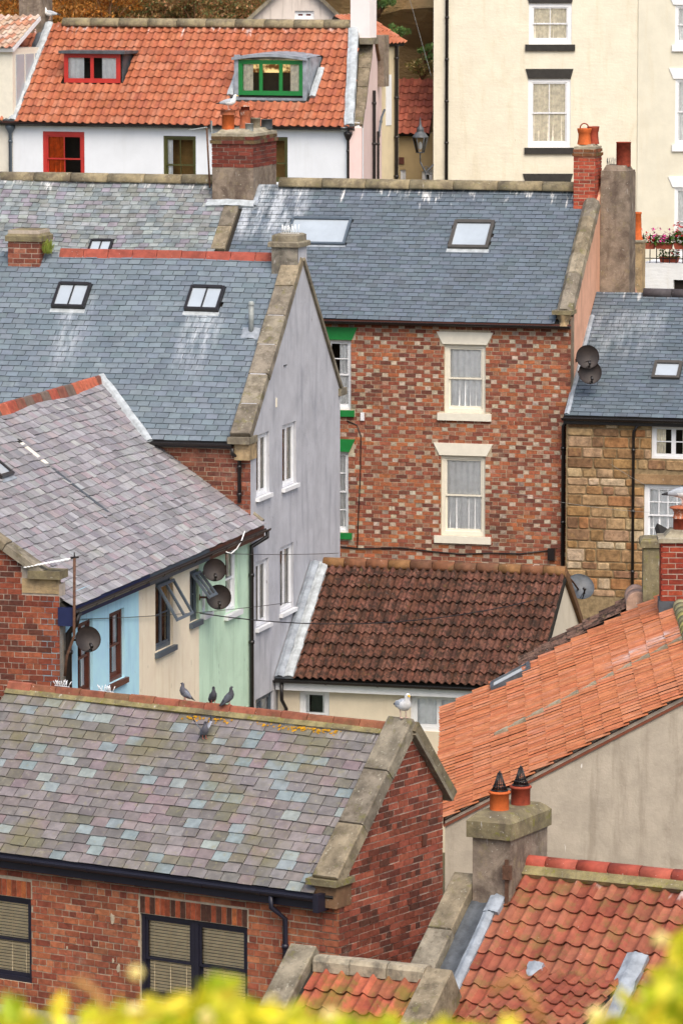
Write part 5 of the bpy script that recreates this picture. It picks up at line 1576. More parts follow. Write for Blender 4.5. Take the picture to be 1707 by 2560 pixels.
# dormer occupies part of the lower slope
dA, dB = Qr.px(1300, 2475), Qr.px(1590, 2470)
pantiles(Q, qro, Qr, [(va + .12, -4.2), (4, -4.2), (4, -.14), (va + .12, -.14)], .275, .232, tQ, M_tQ, K=10, h=.05, roll=.42, lap=.05, tl=.024, top=0, trough=.35)
ridge(Q, qro, Qr.p(-.3, .02, 0), Qr.p(4, .02, 0), .115, .42, lambda: jit(hexc(RN.choice(('a04c3c', '984636', 'a85644'))), .07), M_ridgered, 'round', drop=.35)
mo = MB(); mo.box(Qr, -.3, 4, -.22, -.05, 0, .07); mo.build('ridge_bedding', MATS['mossy_bedding'], qro)
Qf = Pl(Vector((QR.x, QR.y, 0)), u27, Z)
Qgp = Pl(Vector((QR.x, QR.y, 0)) + u27 * (va - .32), n27, Z)
rq = 4.2 * cos(radians(36)); hq = 4.2 * sin(radians(36))
qgp = Pl(Vector((QR.x, QR.y, 0)) + u27 * (va - .34), -n27, Z)
wall(Q, qgp, [(-rq, 0), (rq, 0), (rq, QR.z - hq - .2), (0, QR.z - .2), (-rq, QR.z - hq - .2)], [], M_Ow)
qbk = slope(QR + n27 * rq * 1.0 - Z * hq, -u27, -n27, 36)
roof_slab(Q, qbk, [(-4, 0), (-va + .3, 0), (-va + .3, 4.2), (-4, 4.2)])
# verge: stone coping, lead gutter
coping(Q, qro, Qr, va - .62, va - .28, -4.2, -.35, .95, cope_col, c0=-.25, c1=.14)
lead_strip(Q, Qr, va - .28, va + .0, -4.2, -.3, M_leaddark, .0, .01, 20, roll=-.02); lead_strip(Q, Qr, va - .02, va + .13, -4.2, -.3, M_lead, .05, .014, 22, roll=.04)
lead_strip(Q, Qr, va - .02, va + .18, -.9, -.1, M_lead, .07, .01, 8, roll=.03)
# stone chimney
rl = Pl(QR, u27, Z)
prx = rl.a(1321, 2160)
cw_, cd_ = .52, 1.12
QB = rl.p(prx, 0, 0) - n27 * cd_ / 2 - u27 * cw_
qf = Pl(QB, u27, Z)
zc0, zc1, zc2 = qf.b(1220, 2095), qf.b(1220, 2044), qf.b(1220, 2030)
print('Q chimney', proj(QB)[:2], proj(QB + u27 * cw_)[:2], proj(QB + u27 * cw_ + n27 * cd_)[:2], zc0, zc1)
qch = stack(Q, QB - Z * .9, u27, n27, cw_, cd_, zc0 + .9, M_render_ch, 'chimney', label='stained stone chimney with thick cap')
slab(qch, QB + Z * (zc0 + .001) - u27 * .06 - n27 * .06, u27, n27, cw_ + .1, cd_ + .1, .26, M_cope2, 'cap_stone', .05, .05)
for k, (f_, dd, mm) in enumerate(((.22, .32, M_pot), (.30, .78, M_potdark))):
    pq = QB + u27 * f_ + n27 * dd + Z * (zc0 + .3)
    pot(qch, pq, .125, .25, mm, 'roll'); cage(qch, pq + Z * .24, .105, .24)
a = MB(); a.box(qf, cw_ - .06, cw_ - .02, zc0 - .95, zc0 - .25, .0, .03); a.box(qf, cw_ - .08, cw_ + .03, zc0 - .5, zc0 - .32, .0, .06); a.build('rusty_bracket', M_rust, qch)
# dormer
Dpt = Qr.p(*Qr.px(1400, 2420))
ud = u27
d0, d1 = Qr.px(1265, 2475), Qr.px(1565, 2440)
DL = Qr.p(d0[0], d0[1]); DR = Qr.p(d1[0], d0[1] + .1)
Dtop = Qr.px(1420, 2440)
Ds = Pl(Qr.p(d0[0], Dtop[1], .02), u27, n27 * cos(radians(14)) + Z * sin(radians(14)))
dw_ = d1[0] - d0[0]
dro = roof_slab(Q, Ds, [(0, -1.6), (dw_, -1.6), (dw_, .0), (0, .0)], M_under, .05, name='dormer')
pantiles(Q, dro, Ds, [(0, -1.6), (dw_, -1.6), (dw_, .05), (0, .05)], .27, .2, tQ, M_tQ, K=9, h=.045, roll=.42, lap=.05, tl=.024, name='pantile', top=3)
f = MB(); f.prism(Pl(Ds.p(dw_ + .005, -1.6, -.05), n27, Z), [(0, 0), (1.6 * cos(radians(14)), 1.6 * sin(radians(14))), (1.6 * cos(radians(14)), 1.6 * sin(radians(14)) - .05), (0, -1.4)], -.03, .03, back=True); f.build('dormer_cheek', M_pale_st, dro)
f = MB(); f.prism(Pl(Ds.p(-.035, -1.6, -.05), n27, Z), [(0, 0), (1.6 * cos(radians(14)), 1.6 * sin(radians(14))), (1.6 * cos(radians(14)), 1.6 * sin(radians(14)) - .05), (0, -1.4)], -.03, .03, back=True); f.build('dormer_cheek', M_pale_st, dro)
x0 = Qr.px(1590, 2420); lead_strip(Q, Qr, x0[0] - .16, x0[0] + .12, x0[1] - 1.0, x0[1] + .15, M_lead, .1, .02, 8, roll=.05)
x0 = Qr.px(1335, 2440); lead_strip(Q, Qr, x0[0] - .1, x0[0] + .1, x0[1] - .1, x0[1] + .15, M_lead, .085, .02, 4, roll=.03)
# ================================================================== LOW PANTILE ROOF between them
RR = at(790, 2420, 58.6)
Rr = slope(RR, u27, n27, 36)
rA = Rr.a(1062, 2455)
R_ = thing('outbuilding', 'low lean outbuilding with mossy pantiles between two stone copings', 'outbuilding', Vector((RR.x + 1, RR.y, 0)))
rro = roof_slab(R_, Rr, [(-.1, -3), (rA, -3), (rA, 0), (-.1, 0)])
tR = pick('a0543c', 'a85c44', '944c38', '8e543c', k=.08)
M_tR = piece_mat('mossy_red_pantile', .8, .25, 7, speck=.35, bump=.3, spec=.3, patches=((hexc('6f6a2c'), 2.2, .46, .62, .7), (hexc('7a4630'), 1.6, .55, .7, .35)))
pantiles(R_, rro, Rr, [(0, -3), (rA, -3), (rA, -.03), (0, -.03)], .30, .215, tR, M_tR, K=10, h=.05, roll=.42, lap=.05, tl=.024, trough=.35)
ridge(R_, rro, Rr.p(-.02, .1, .02), Rr.p(rA, .1, .02), .13, .55, lambda: (.5, .5, .5), stone('pale_ridge', 'a79c86', '6a6a60', .5, '3a3a38'), 'flat', drop=.8, name='ridge_stone')
coping(R_, rro, Rr, -.42, -.06, -3, .25, 1.2, lambda: jit(hexc('857d6c'), .06), c0=-.4, c1=.14)
coping(R_, rro, Rr, rA - .02, rA + .34, -3, .12, .9, cope_col, c0=-.4, c1=.12)
rw_ = MB(); rw_.box(Pl(Rr.p(-.4, -3, 0), u27, Z), .02, rA + .4, -RR.z + 1.76 + .0, -.1, -3.5, -.1); rw_.build('wall', M_mortar_dark, R_)
# ================================================================== WHITE COTTAGE WITH RED PANTILES (back left)
u20, n20 = yaw(20)
CC = at(898, 330, 118); CC.z = 0
Cf = Pl(CC, u20, Z)
CzE = Cf.b(450, 310, .15)
Cr = slope(Cf.p(0, CzE, .15), u20, n20, 45, .04)
CL = Cr.b(500, 62)
Cl = Cr.a(45, 290)
C = thing('cottage', 'white cottage with red pantile roof and two roof dormers', 'house', Cf.p(-5, 0, -3))
M_Cw = paint('white_wall', 'e2e7ec', .8, .03, 'd2d6d8', .2, .25, .1)
cwn = [(108, 329, 212, 450), (409, 340, 490, 455), (640, 342, 719, 455)]
chh = [Cf.rect(*w) for w in cwn]
print('C', CzE, CL, Cl)
Cx = Cf.a(33, 380)
cwl_ = wall(C, Cf, [(Cx, 0), (0, 0), (0, CzE + .1), (Cx, CzE + .1)], chh, M_Cw)
window(C, Cf, chh[0], M_red, 'sash', 2, (1, 1), .1, curtain=('orange', .8, 'left'), split=.42, c=-.02)
window(C, Cf, chh[1], M_dgreen, 'sash', 2, (1, 1), .06, curtain=('net', .35, 'left'), split=.35, c=-.03, room=M_roomwarm)
window(C, Cf, chh[2], M_dgreen, 'sash', 1, (1, 1), .06, curtain=None, split=.4, c=-.03, room=M_roomwarm)
gd = (Vector((sin(radians(5.6)), cos(radians(5.6)), 0)))
Cg = Pl(Cf.p(.06, 0, 0), gd, Z)
gw_ = Cg.a(954, 300)
cga = Cg.a(933, 150)
cgz0, cgz1, cgz2 = Cg.b(908, 318), Cg.b(932, 84), Cg.b(953, 212)
cT = (Cg.p(cga, cgz1) - Cr.O).dot(Cr.U) - .1
print('cT', cT)
cro = roof_slab(C, Cr, [(Cl - 1.5, 0), (-.1, 0), (cT, CL), (Cl - 1.5, CL)])
M_tC = piece_mat('terracotta_pantile', .75, .2, 6, streak=.8, slen=.75, speck=.2, bump=.2, spec=.3, patches=((hexc('9a5a3c'), 1.4, .55, .72, .4),))
tC = pick('a46145', 'a9684b', '9e5c40', 'ab6e54', '9b5b43', k=.07)
t = NT('glowing_room'); P_ = t.pos()
M_glow = t.fin(t.mix(t.ramp(t.noise(P_, 3.2, 3), .42, .58), hexc('6a4a2a'), hexc('f4dca0')), .9, .1)
t.b.inputs['Emission Strength'].default_value = .55  # room walls emit their own warm blotchy glow
t.l(t.mix(t.ramp(t.noise(P_, 3.2, 3), .42, .58), hexc('5a3c20'), hexc('ffe2a0')), t.b.inputs['Emission Color'])
# dormers
def dormer(x0, y0, x1, y1, m, lights, name, roofm, surround=None, arch=False, ov=.1, slab_h=.07):
    bA = Cr.px((x0 + x1) / 2, y1 + 4)
    base = Cr.p(Cr.a(x0, y1), bA[1], .02)
    pl = Pl(base, u20, Z)
    w = pl.a(x1, (y0 + y1) / 2); h = pl.b((x0 + x1) / 2, y0)
    m1 = MB(); dep = h / tan(radians(45)) + .35
    s = .0 if not surround else .11
    m1.box(pl, -s - .04, w + s + .04, -.06, h + s * .6, -max(dep, .7), -.62); m1.box(pl, -s - .04, -.004, -.06, h + s * .5, -.62, -.13); m1.box(pl, w + .004, w + s + .04, -.06, h + s * .5, -.62, -.13); m1.box(pl, -s - .03, w + s + .03, h + .002, h + s * .6 + .02, -.62, -.13)
    dm = m1.build('dormer', surround or M_leaddark, C)
    if surround:
        f = MB(); f.box(pl, -s, -.003, -.06, h + .12, -.13, .02); f.box(pl, w + .003, w + s, -.06, h + .12, -.13, .02); f.box(pl, -s, w + s, -.16, -.062, -.13, .05)
        f.build('lead_surround', surround, dm)
    window(C, pl, (0, w, 0, h), m, 'casement', 1, (1, 1), .06, lights=lights, curtain=('net', .6) if lights == 2 else ('tan', .35), c=0.0, room=M_room if lights == 2 else M_glow, depth=.02)
    f = MB()
    if arch:
        n = 8; vs = []
        for i in range(n + 1):
            t_ = i / n; a = -s - ov + (w + 2 * s + 2 * ov) * t_; z = h + .06 + .09 * sin(pi * t_)
            vs += [pl.p(a, z - .07, .1), pl.p(a, z, .1), pl.p(a, z + .05, -dep), ]
        for i in range(n):
            k = i * 3
            f.add([vs[k], vs[k + 3], vs[k + 4], vs[k + 1]], [(0, 1, 2, 3)]); f.add([vs[k + 1], vs[k + 4], vs[k + 5], vs[k + 2]], [(0, 1, 2, 3)])
    else:
        f.box(pl, -ov, w + ov * 1.8, h, h + slab_h, -dep, .12)
    f.build('dormer_roof', roofm, dm)
    return (Cr.a(x0, y1) - s - .08, Cr.a(x0, y1) + w + s + .12, bA[1] - .1, bA[1] + h * 1.32 + .1)
D1 = dormer(163, 134, 300, 205, M_red, 2, 'dormer', M_leaddark)
D2 = dormer(598, 150, 757, 235, M_green, 3, 'dormer', M_lead, M_lead, True, .04)
pantiles(C, cro, Cr, [(Cl, 0), (-.2, 0), (cT - .12, CL), (Cl, CL)], .26, .212, tC, M_tC, holes=[D1, D2], K=8, h=.045, roll=.45, lap=.04, tl=.024)
pantiles(C, cro, Cr, [(Cl - 1.3, 0), (Cl - .34, 0), (Cl - .34, CL), (Cl - 1.3, CL)], .26, .212, tC, M_tC, K=8, h=.045, roll=.45, lap=.04, tl=.024)
lead_strip(C, Cr, Cl - .34, Cl - .16, 0, CL, M_leaddark, .0, .01, 16); lead_strip(C, Cr, Cl - .17, Cl + .02, 0, CL, M_leadpale, .05, .02, 16, roll=.04)
lead_strip(C, Cr, D2[1] - .04, D2[1] + .12, D2[2] + .05, D2[3] - .35, M_leadpale, .08, .01, 6); lead_strip(C, Cr, D2[0] - .1, D2[0] + .06, D2[2] + .05, D2[3] - .35, M_leadpale, .08, .01, 6)
ridge(C, cro, Cr.p(Cl + .3, CL, 0), Cr.p(cT - .1, CL, 0), .15, .8, lambda: (.5, .5, .5), M_ridge_st, 'round', drop=.4, name='ridge_stone')
gutter(C, Cf.p(Cx - .3, CzE - .03, .2), Cf.p(-.1, CzE - .03, .2), -n20, .05, M_black, M_brown, .08)
for x in (870,):
    a = Cf.a(x, 380, .06); pipe(C, [Cf.p(a, CzE - .1, .15), Cf.p(a, CzE - .3, .06), Cf.p(a, 0, .06)], .035)
    f = MB(); f.lathe(Cf.p(a, CzE - .34, .06), [(.05, 0), (.11, .14), (.11, .2), (.02, .2)], 10); f.build('hopper', M_black, C)
a = Cf.a(27, 380, .06); pipe(C, [Cf.p(a, CzE - .05, .15), Cf.p(a, CzE - .2, .06), Cf.p(a, 0, .06)], .045, M_slategrey)
f = MB(); f.lathe(Cf.p(a, CzE - .3, .06), [(.05, 0), (.13, .14), (.13, .2), (.02, .2)], 10); f.build('hopper', M_slategrey, C)
# right verge and pink gable: the gable is skew to the front, as in the old street
M_pink = paint('pink_wall', 'e2c9c4', .85, .04, 'c9a9a4', .2, .35, .1)
cgw = wall(C, Cg, [(0, 0), (gw_, 0), (gw_, cgz2), (cga, cgz1), (0, cgz0)], [], M_pink)
cope_pl = Pl(Cg.p(0, cgz0, -.0), Vector((1, -.12, 0)), (Cg.p(cga, cgz1) - Cg.p(0, cgz0)))
coping(C, cgw, cope_pl, -.34, .03, .05, (Cg.p(cga, cgz1) - Cg.p(0, cgz0)).length, .75, lambda: jit(hexc('7d7260'), .1), c0=-.05, c1=.08)
strip_between(C, Cr, (-.2, 0), (cT - .1, CL - .1), .24, .075, M_leadpale)
lead_strip(C, cope_pl, -.5, -.34, -.1, (Cg.p(cga, cgz1) - Cg.p(0, cgz0)).length - .3, M_leadpale, .05, .01, 14)
f = MB(); f.bar(Cg.p(cga, cgz1, .03), Cg.p(gw_, cgz2, .03), .08, .09); f.build('bargeboard', M_wood, C)
for x, y0, r_ in ((935, 228, .045), (945, 330, .035)):
    a = Cg.a(x, 380, .07); z = Cg.b(x, y0, .07)
    pipe(C, [Cg.p(a, z + .02, .07), Cg.p(a, z, .07), Cg.p(a, 0, .07)], r_, M_black)
a = Cg.a(945, 340, .07); pipe(C, [Cg.p(a + .9, Cg.b(957, 270), .15), Cg.p(a + .6, Cg.b(952, 290), .1), Cg.p(a, Cg.b(945, 345), .07)], .03, M_slategrey)
# white chimney at the right gable
B0 = at(876, 76, 120.3)
bp = Pl(B0, u20, Z); bw = bp.a(924, 50)
wch = stack(C, B0 - Z * .2, u20, n20, bw, .5, 2.2, paint('white_chimney', 'ece4e2', .8, .03), 'chimney', label='white painted chimney at the gable')
f = MB(); f.box(bp, -.05, bw + .05, -.34, -.18, -.5, .06); f.build('chimney_foot', M_cope, wch)
# ================================================================== left neighbour with pale tiles
gC = Cr.p(Cr.px(48, 85)[0], Cr.px(48, 85)[1])
B1 = Cr.p(*Cr.px(49, 84))
sp_ = Pl(B1, u20, Z); sw_ = sp_.a(103, 60)
E = thing('cottage', 'cottage at the left edge with pale tiles and a white dormer', 'house', Cf.p(Cx - 2, 0, -3))
ech = stack(C, B1 - Z * .2, u20, n20, sw_, .75, 2.6, M_render_ch, 'chimney', label='brown rendered chimney on the ridge')
ew = wall(E, Cf, [(Cx - 4, 0), (Cx - .004, 0), (Cx - .004, CzE + .1), (Cx - 4, CzE + .1)], [], paint('old_cream_wall', 'ddd8ca', .85, .06, 'b5ad98', .4, .3, .2, chips='a39a86'))
ero = roof_slab(E, Cr, [(Cl - 5.5, 0), (Cl - 1.505, 0), (Cl - 1.505, CL), (Cl - 5.5, CL)])
e0 = Cr.px(-5, 295); 
ep = Pl(Cr.p(*Cr.px(36, 300)), u20, Z)
ez = ep.b(30, 122)
f = MB(); f.box(ep, -2.2, -.02, -.1, ez, -2.2, .0); edm = f.build('dormer', M_cream, E)
er = Pl(ep.p(.06, ez, .1), n20 * 1.0, Z); 
es = slope(ep.p(-2.4, ez + .02, .15), u20, n20, 24)
dr = roof_slab(E, es, [(0, 0), (2.46, 0), (2.46, 1.9), (0, 1.9)], M_white, .1, 'dormer_roof')
pantiles(E, dr, es, [(0, 0), (2.44, 0), (2.44, 1.9), (0, 1.9)], .27, .2, pick('b89c86', 'a98a74', 'c4ae9c', 'b07f66'), M_tC, K=8, h=.045, roll=.45, lap=.04)
gp_ = Pl(ep.p(-.015, 0, 0), n20, Z)
eg = MB()
for k in range(3): eg.box(gp_, .2 + k * .6, .7 + k * .6, .35, ez - .15, -.02, .012)
eg.build('dormer_pane', M_skyglass, edm)
# ================================================================== white gable house behind
T = thing('house', 'weathered white gable house behind the red pantile ridge', 'house', at(740, 60, 125))
tp = Pl(Vector((at(740, 60, 125).x, 125, 0)), *[Vector((1, 0, 0)), Z])
M_tw = paint('weathered_white', 'd9cfc6', .9, .06, '9a8f85', .7, .7, .2)
tpo = [tp.px(612, 120), tp.px(875, 120), tp.px(868, 60), tp.px(742, -62), tp.px(616, 52)]
th_ = tp.rect(737, 27, 785, 48)
tw = wall(T, tp, [(tpo[0][0], 2), (tpo[1][0], 2), tpo[2], tpo[3], tpo[4]], [th_], M_tw)
window(T, tp, th_, M_white, 'casement', 1, (1, 1), .04, lights=2, curtain=('orange', 1.0), room=M_room)
f = MB(); f.bar(tp.p(*tpo[3], .05) , tp.p(tpo[4][0] - .1, tpo[4][1] - .1, .05), .3, .09); f.bar(tp.p(*tpo[3], .05), tp.p(tpo[2][0] + .1, tpo[2][1] - .1, .05), .3, .09); f.build('verge', M_cope, T)
# ================================================================== tan lane buildings
T2 = thing('house', 'narrow tan house in the lane behind the pink gable', 'house', at(975, 300, 125))
t2 = Pl(Vector((at(953, 300, 123.5).x, 123.5, 0)), yaw(-62)[0], Z)
tw2 = t2.a(996, 300); tz = t2.b(975, 107)
wall(T2, t2, [(-.3, 0), (tw2, 0), (tw2, tz), (-.3, tz)], [], paint('tan_wall', 'd3c4a2', .85, .06, 'b5a482', .3, .3))
f = MB(); a_, b_ = t2.px(970, 250); f.box(t2, a_ - .15, a_ + .15, b_ - .65, b_ + .65, -.05, .02); f.build('window', M_white, T2)
rt = slope(t2.p(-.6, tz, .15), t2.U, -t2.N, 30)
rr_ = roof_slab(T2, rt, [(0, 0), (tw2 + .7, 0), (tw2 + .7, 1.4), (0, 1.4)])
pantiles(T2, rr_, rt, [(0, 0), (tw2 + .7, 0), (tw2 + .7, 1.4), (0, 1.4)], .26, .2, tC, M_tC, K=8)
pipe(T2, [t2.p(tw2 - .25, tz - .05, .1), t2.p(tw2 - .25, tz - .1, .07), t2.p(tw2 - .25, 0, .07)], .05)
f = MB(); f.box(Pl(at(935, 88, 122.3), u20, Z), 0, .26, -1.3, 0, -.4, 0); f.build('stone_pier', M_render_ch, T2)
T3 = thing('house', 'tan house with small dark red pantile roof behind the street lamp', 'house', at(1040, 380, 125))
u8, n8 = yaw(10)
t3 = Pl(Vector((at(988, 380, 127.3).x, 127.3, 0)), u8, Z)
t3z = t3.b(1040, 332)
t3h = [t3.rect(1000, 424, 1014, 460), t3.rect(1054, 428, 1080, 460)]
wall(T3, t3, [(-.1, 0), (1.0, 0), (1.0, t3z), (-.1, t3z)], t3h, paint('tan_wall_dark', 'a8936c', .85, .06, '8f7c58', .3, .3))
window(T3, t3, t3h[0], M_white, 'casement', 1, (1, 1), .05, lights=1, curtain=None)
window(T3, t3, t3h[1], M_white, 'casement', 1, (1, 1), .05, lights=1, curtain=None)
f = MB(); f.box(t3, *t3.rect(993, 393, 1010, 410), 0, .03); f.build('vent_grille', M_brown, T3)
r3 = slope(t3.p(-.15, t3z, .2), u8, n8, 42)
b3 = r3.b(1050, 198)
x3 = r3.a(1084, 260)
rr3 = roof_slab(T3, r3, [(0, 0), (x3, 0), (x3, b3), (0, b3)])
pantiles(T3, rr3, r3, [(.0, 0), (x3, 0), (x3, b3), (.0, b3)], .26, .2, pick('94503e', '9c5844', '8a4a3a'), M_tC, K=8, h=.045, top=3)
lead_strip(T3, r3, -.28, .02, 0, b3, M_lead, .03, .02, 10)
# ================================================================== tall cream house and white neighbour
FC = at(1083, 300, 126); FC.z = 0
Ff = Pl(FC, Vector((1, 0, 0)), Z)
Fe = Ff.a(1592, 300)
FH = thing('house', 'tall cream house with black lintels and white sash windows', 'house', Ff.p(2.5, 0, -3))
M_Fw = paint('cream_house', 'deD8c4', .8, .05, 'c8bd9c', .35, .35, .35, 14, chips='b09a78', tex=(4, 4, 13))
fwn = [(1321, 8, 1428, 111), (1319, 197, 1425, 369), (1312, 459, 1424, 640)]
fh = [Ff.rect(*w) for w in fwn]
wall(FH, Ff, [(0, 0), (Fe, 0), (Fe, 24), (0, 24)], fh, M_Fw)
for i, h in enumerate(fh):
    window(FH, Ff, h, M_white, 'sash', 2, (1, 1), .1, sill=(.09, .17, .06), lintel=(.26, .07, .0, M_sillblack), curtain=('tan', 1.0), sm=M_sillblack, c=-.02)
pa = Ff.a(1117, 200, .06)
pipe(FH, [Ff.p(pa, 23.6, .07), Ff.p(pa, 23.5, .07), Ff.p(pa - .02, 0, .07)], .045, brk=1.1)
GH = thing('house', 'off white house at the right edge with white lintels', 'house', Ff.p(Fe + 2, 0, -3))
M_Gw = paint('offwhite_house', 'd6d2c0', .8, .05, 'cfc6ac', .35, .4, .2, 14)
gwn = [(1686, 12, 1790, 112), (1686, 197, 1790, 362), (1684, 468, 1790, 640)]
gh = [Ff.rect(*w) for w in gwn]
Gf = Ff.moved(c=.03)
wall(GH, Gf, [(Fe + .003, 0), (Fe + 6, 0), (Fe + 6, 24), (Fe + .003, 24)], gh, M_Gw)
for h in gh: window(GH, Gf, h, M_white, 'sash', 1, (1, 1), .06, sill=(.08, .17, .06), lintel=(.28, .12, .05, M_white), curtain=('net', .4), c=-.02, room=M_roomwarm)
# balcony wall, railing, planters
W1 = at(1605, 690, 108); W1.z = 0
Wf = Pl(W1, u15, Z)
BW = thing('garden_wall', 'white painted balcony wall under the flower railing', 'wall', Wf.p(1, 0, -.5))
wz = Wf.b(1660, 658)
bh_ = [Wf.rect(1682, 700, 1730, 740)]
wall(BW, Wf, [(0, 0), (3, 0), (3, wz), (0, wz)], bh_, paint('white_brick', 'e4e6e4', .8, .04, 'cfc9b4', .4, .4, .5, 6, tex=(3, 3, 14)), thick=1.2)
f = MB(); f.box(Wf, *bh_[0], -.4, -.1); f.build('opening', M_room, BW)
RL = thing('railing', 'black iron railing with spearheads holding flower boxes', 'railing', Wf.p(1, wz, -.1))
for k in range(9):
    a = .0 + k * .15
    f = MB(); P = Wf.p(a, wz, -.08); f.tube([P, P + Z * .52], .012, 6); f.lathe(P + Z * .5, [(.012, 0), (.034, .05), (.02, .09), (.002, .17)], 6); f.bar(P + Z * .54 - u15 * .04, P + Z * .54 + u15 * .04, .014, .014)
    f.build('baluster', M_black, RL)
f = MB(); f.bar(Wf.p(-.05, wz + .44, -.08), Wf.p(1.5, wz + .44, -.08), .02, .03); f.bar(Wf.p(-.05, wz + .1, -.08), Wf.p(1.5, wz + .1, -.08), .02, .02); f.build('rail', M_black, RL)
M_terr = plain('planter_terracotta', 'a8543f', .8, .3, .15)
M_leafg = plain('plant_green', '4f7a2c', .8, .3, .3, scale=30)
M_fred = plain('flower_red', 'd02030', .7, .2, .15)
M_fpink = plain('flower_pink', 'd8489a', .7, .2, .15)
def planter(label, a, b, w, c, flower, n=50, big=1.0):
    o = thing('flower_box', label, 'flower box', Wf.p(a, b, c), 'flower boxes on the railing')
    f = MB(); pl = Wf.moved(a, b, c)
    vs = [pl.p(x, y, z) for y, k in ((0, .85), (.13, 1)) for x, z in ((-w / 2 * k, -.09 * k), (w / 2 * k, -.09 * k), (w / 2 * k, .09 * k), (-w / 2 * k, .09 * k))]
    f.add(vs, [(3, 2, 1, 0), (0, 1, 5, 4), (1, 2, 6, 5), (2, 3, 7, 6), (3, 0, 4, 7), (4, 5, 6, 7)]); f.build('box', M_terr, o)
    lf = MB(); fl = MB()
    for i in range(n * 5):
        P = pl.p(RN.uniform(-w / 2, w / 2) * 1.1, .1 + RN.random() * .2 * big, RN.uniform(-.1, .16)); r = RN.uniform(.02, .045)
        d = Vector((RN.gauss(0, 1), RN.gauss(0, 1), RN.gauss(0, .7))).normalized(); e = d.cross(Vector((.3, .2, 1))).normalized()
        lf.add([P - d * r, P + e * r * .7, P + d * r, P - e * r * .7], [(0, 1, 2, 3)])
    for i in range(n // 4):
        P = pl.p(RN.uniform(-w / 2, w / 2) * 1.15, .16 + RN.random() * .3 * big, RN.uniform(0, .2))
        for k in range(9):
            q = P + Vector((RN.gauss(0, .022), RN.gauss(0, .022), RN.gauss(0, .02))); r = .024
            d = Vector((RN.gauss(0, 1), RN.gauss(0, 1), RN.gauss(0, 1))).normalized(); e = d.cross(Vector((.3, .2, 1))).normalized()
            fl.add([q - d * r, q + e * r, q + d * r, q - e * r], [(0, 1, 2, 3)])
    lf.build('leaves', M_leafg, o, kind='stuff'); fl.build('flowers', flower, o, kind='stuff')
planter('terracotta box of sparse red flowers hung at the railing\'s left end', .12, wz + .32, .36, .04, M_fred, 24)
planter('terracotta box with pink flowers on the balcony railing', .5, wz + .33, .4, .06, M_fpink, 60)
planter('terracotta box with tall red geraniums at the right of the railing', .95, wz + .33, .45, .06, M_fred, 110, 1.5)
planter('terracotta trough with red flowers standing behind the railing bars', .55, wz + .0, .45, -.3, M_fred, 40)
# orange pot on a square stone stack beside the balcony
X0 = at(1577, 720, 104)
xs = thing('chimney', 'square stone chimney with a tapering orange pot beside the balcony', 'chimney', Vector((X0.x, X0.y, 0)))
xh = Pl(X0, u15, Z).b(1585, 606)
x_ = stack(xs, Vector((X0.x, X0.y, 0)), u15, n15, .24, .3, X0.z + xh, M_pale_st, 'shaft')
slab(x_, X0 + Z * (xh + .001) - u15 * .02 - n15 * .02, u15, n15, .28, .34, .05, M_flaunch, 'cap', .02)
f = MB(); f.lathe(X0 + Z * (xh + .05) + u15 * .1 + n15 * .15, [(.12, 0), (.09, .1), (.075, .55), (.085, .56), (.085, .6), (.05, .6)], 14); f.build('pot', M_pot, x_)
# ================================================================== STREET LAMP
LP = at(1050, 364, 125.75)
lamp = thing('street_lamp', 'black lantern street lamp on a wall bracket in the lane', 'street lamp', LP - Z * .5)
f = MB(); k4 = 6
def hexring(P, r, n=6, o=0): return [P + Vector((cos(2 * pi * k / n + o) * r, sin(2 * pi * k / n + o) * r, 0)) for k in range(n)]
lo, hi = hexring(LP - Z * .18, .1), hexring(LP + Z * .22, .2)
for k in range(6): f.tube([lo[k], hi[k]], .012, 5); f.tube([hi[k], hi[(k + 1) % 6]], .013, 5); f.tube([lo[k], lo[(k + 1) % 6]], .012, 5)
f.build('frame', M_leaddark, lamp)
f = MB(); f.lathe(LP + Z * .22, [(.22, 0), (.21, .02), (.13, .12), (.09, .15), (.1, .17), (.09, .24), (.05, .28), (.03, .34), (.012, .5), (.001, .52)], 12); f.build('hood', M_leaddark, lamp)
for k in range(6):
    f = MB(); f.add([lo[k], lo[(k + 1) % 6], hi[(k + 1) % 6], hi[k]], [(0, 1, 2, 3)]); f.build('pane', M_glass, lamp)
f = MB(); f.lathe(LP - Z * .1, [(.02, 0), (.05, .04), (.05, .14), (.02, .2)], 10); f.build('bulb', M_net, lamp)
f = MB(); wp = Ff.p(.0, LP.z - .55, .1)
f.tube([LP - Z * .2, LP - Z * .42], .02, 6); f.tube([LP - Z * .42, LP - Z * .5 + (wp - LP) * .4, Vector((wp.x, wp.y, LP.z - .5))], .022, 6)
f.tube([LP - Z * .42 + (wp - LP) * .3, LP - Z * .75 + (wp - LP) * .6, Vector((wp.x, wp.y, LP.z - .95))], .016, 6)
for k in range(3): 
    c_ = Vector((LP.x + (wp.x - LP.x) * (.45 + k * .18), LP.y + (wp.y - LP.y) * (.45 + k * .18), LP.z - .6 - k * .05))
    f.tube([c_ + Vector((cos(t_) * .06, 0, sin(t_) * .06)) for t_ in [2 * pi * q / 10 for q in range(11)]], .009, 5)
f.build('bracket', M_leaddark, lamp)
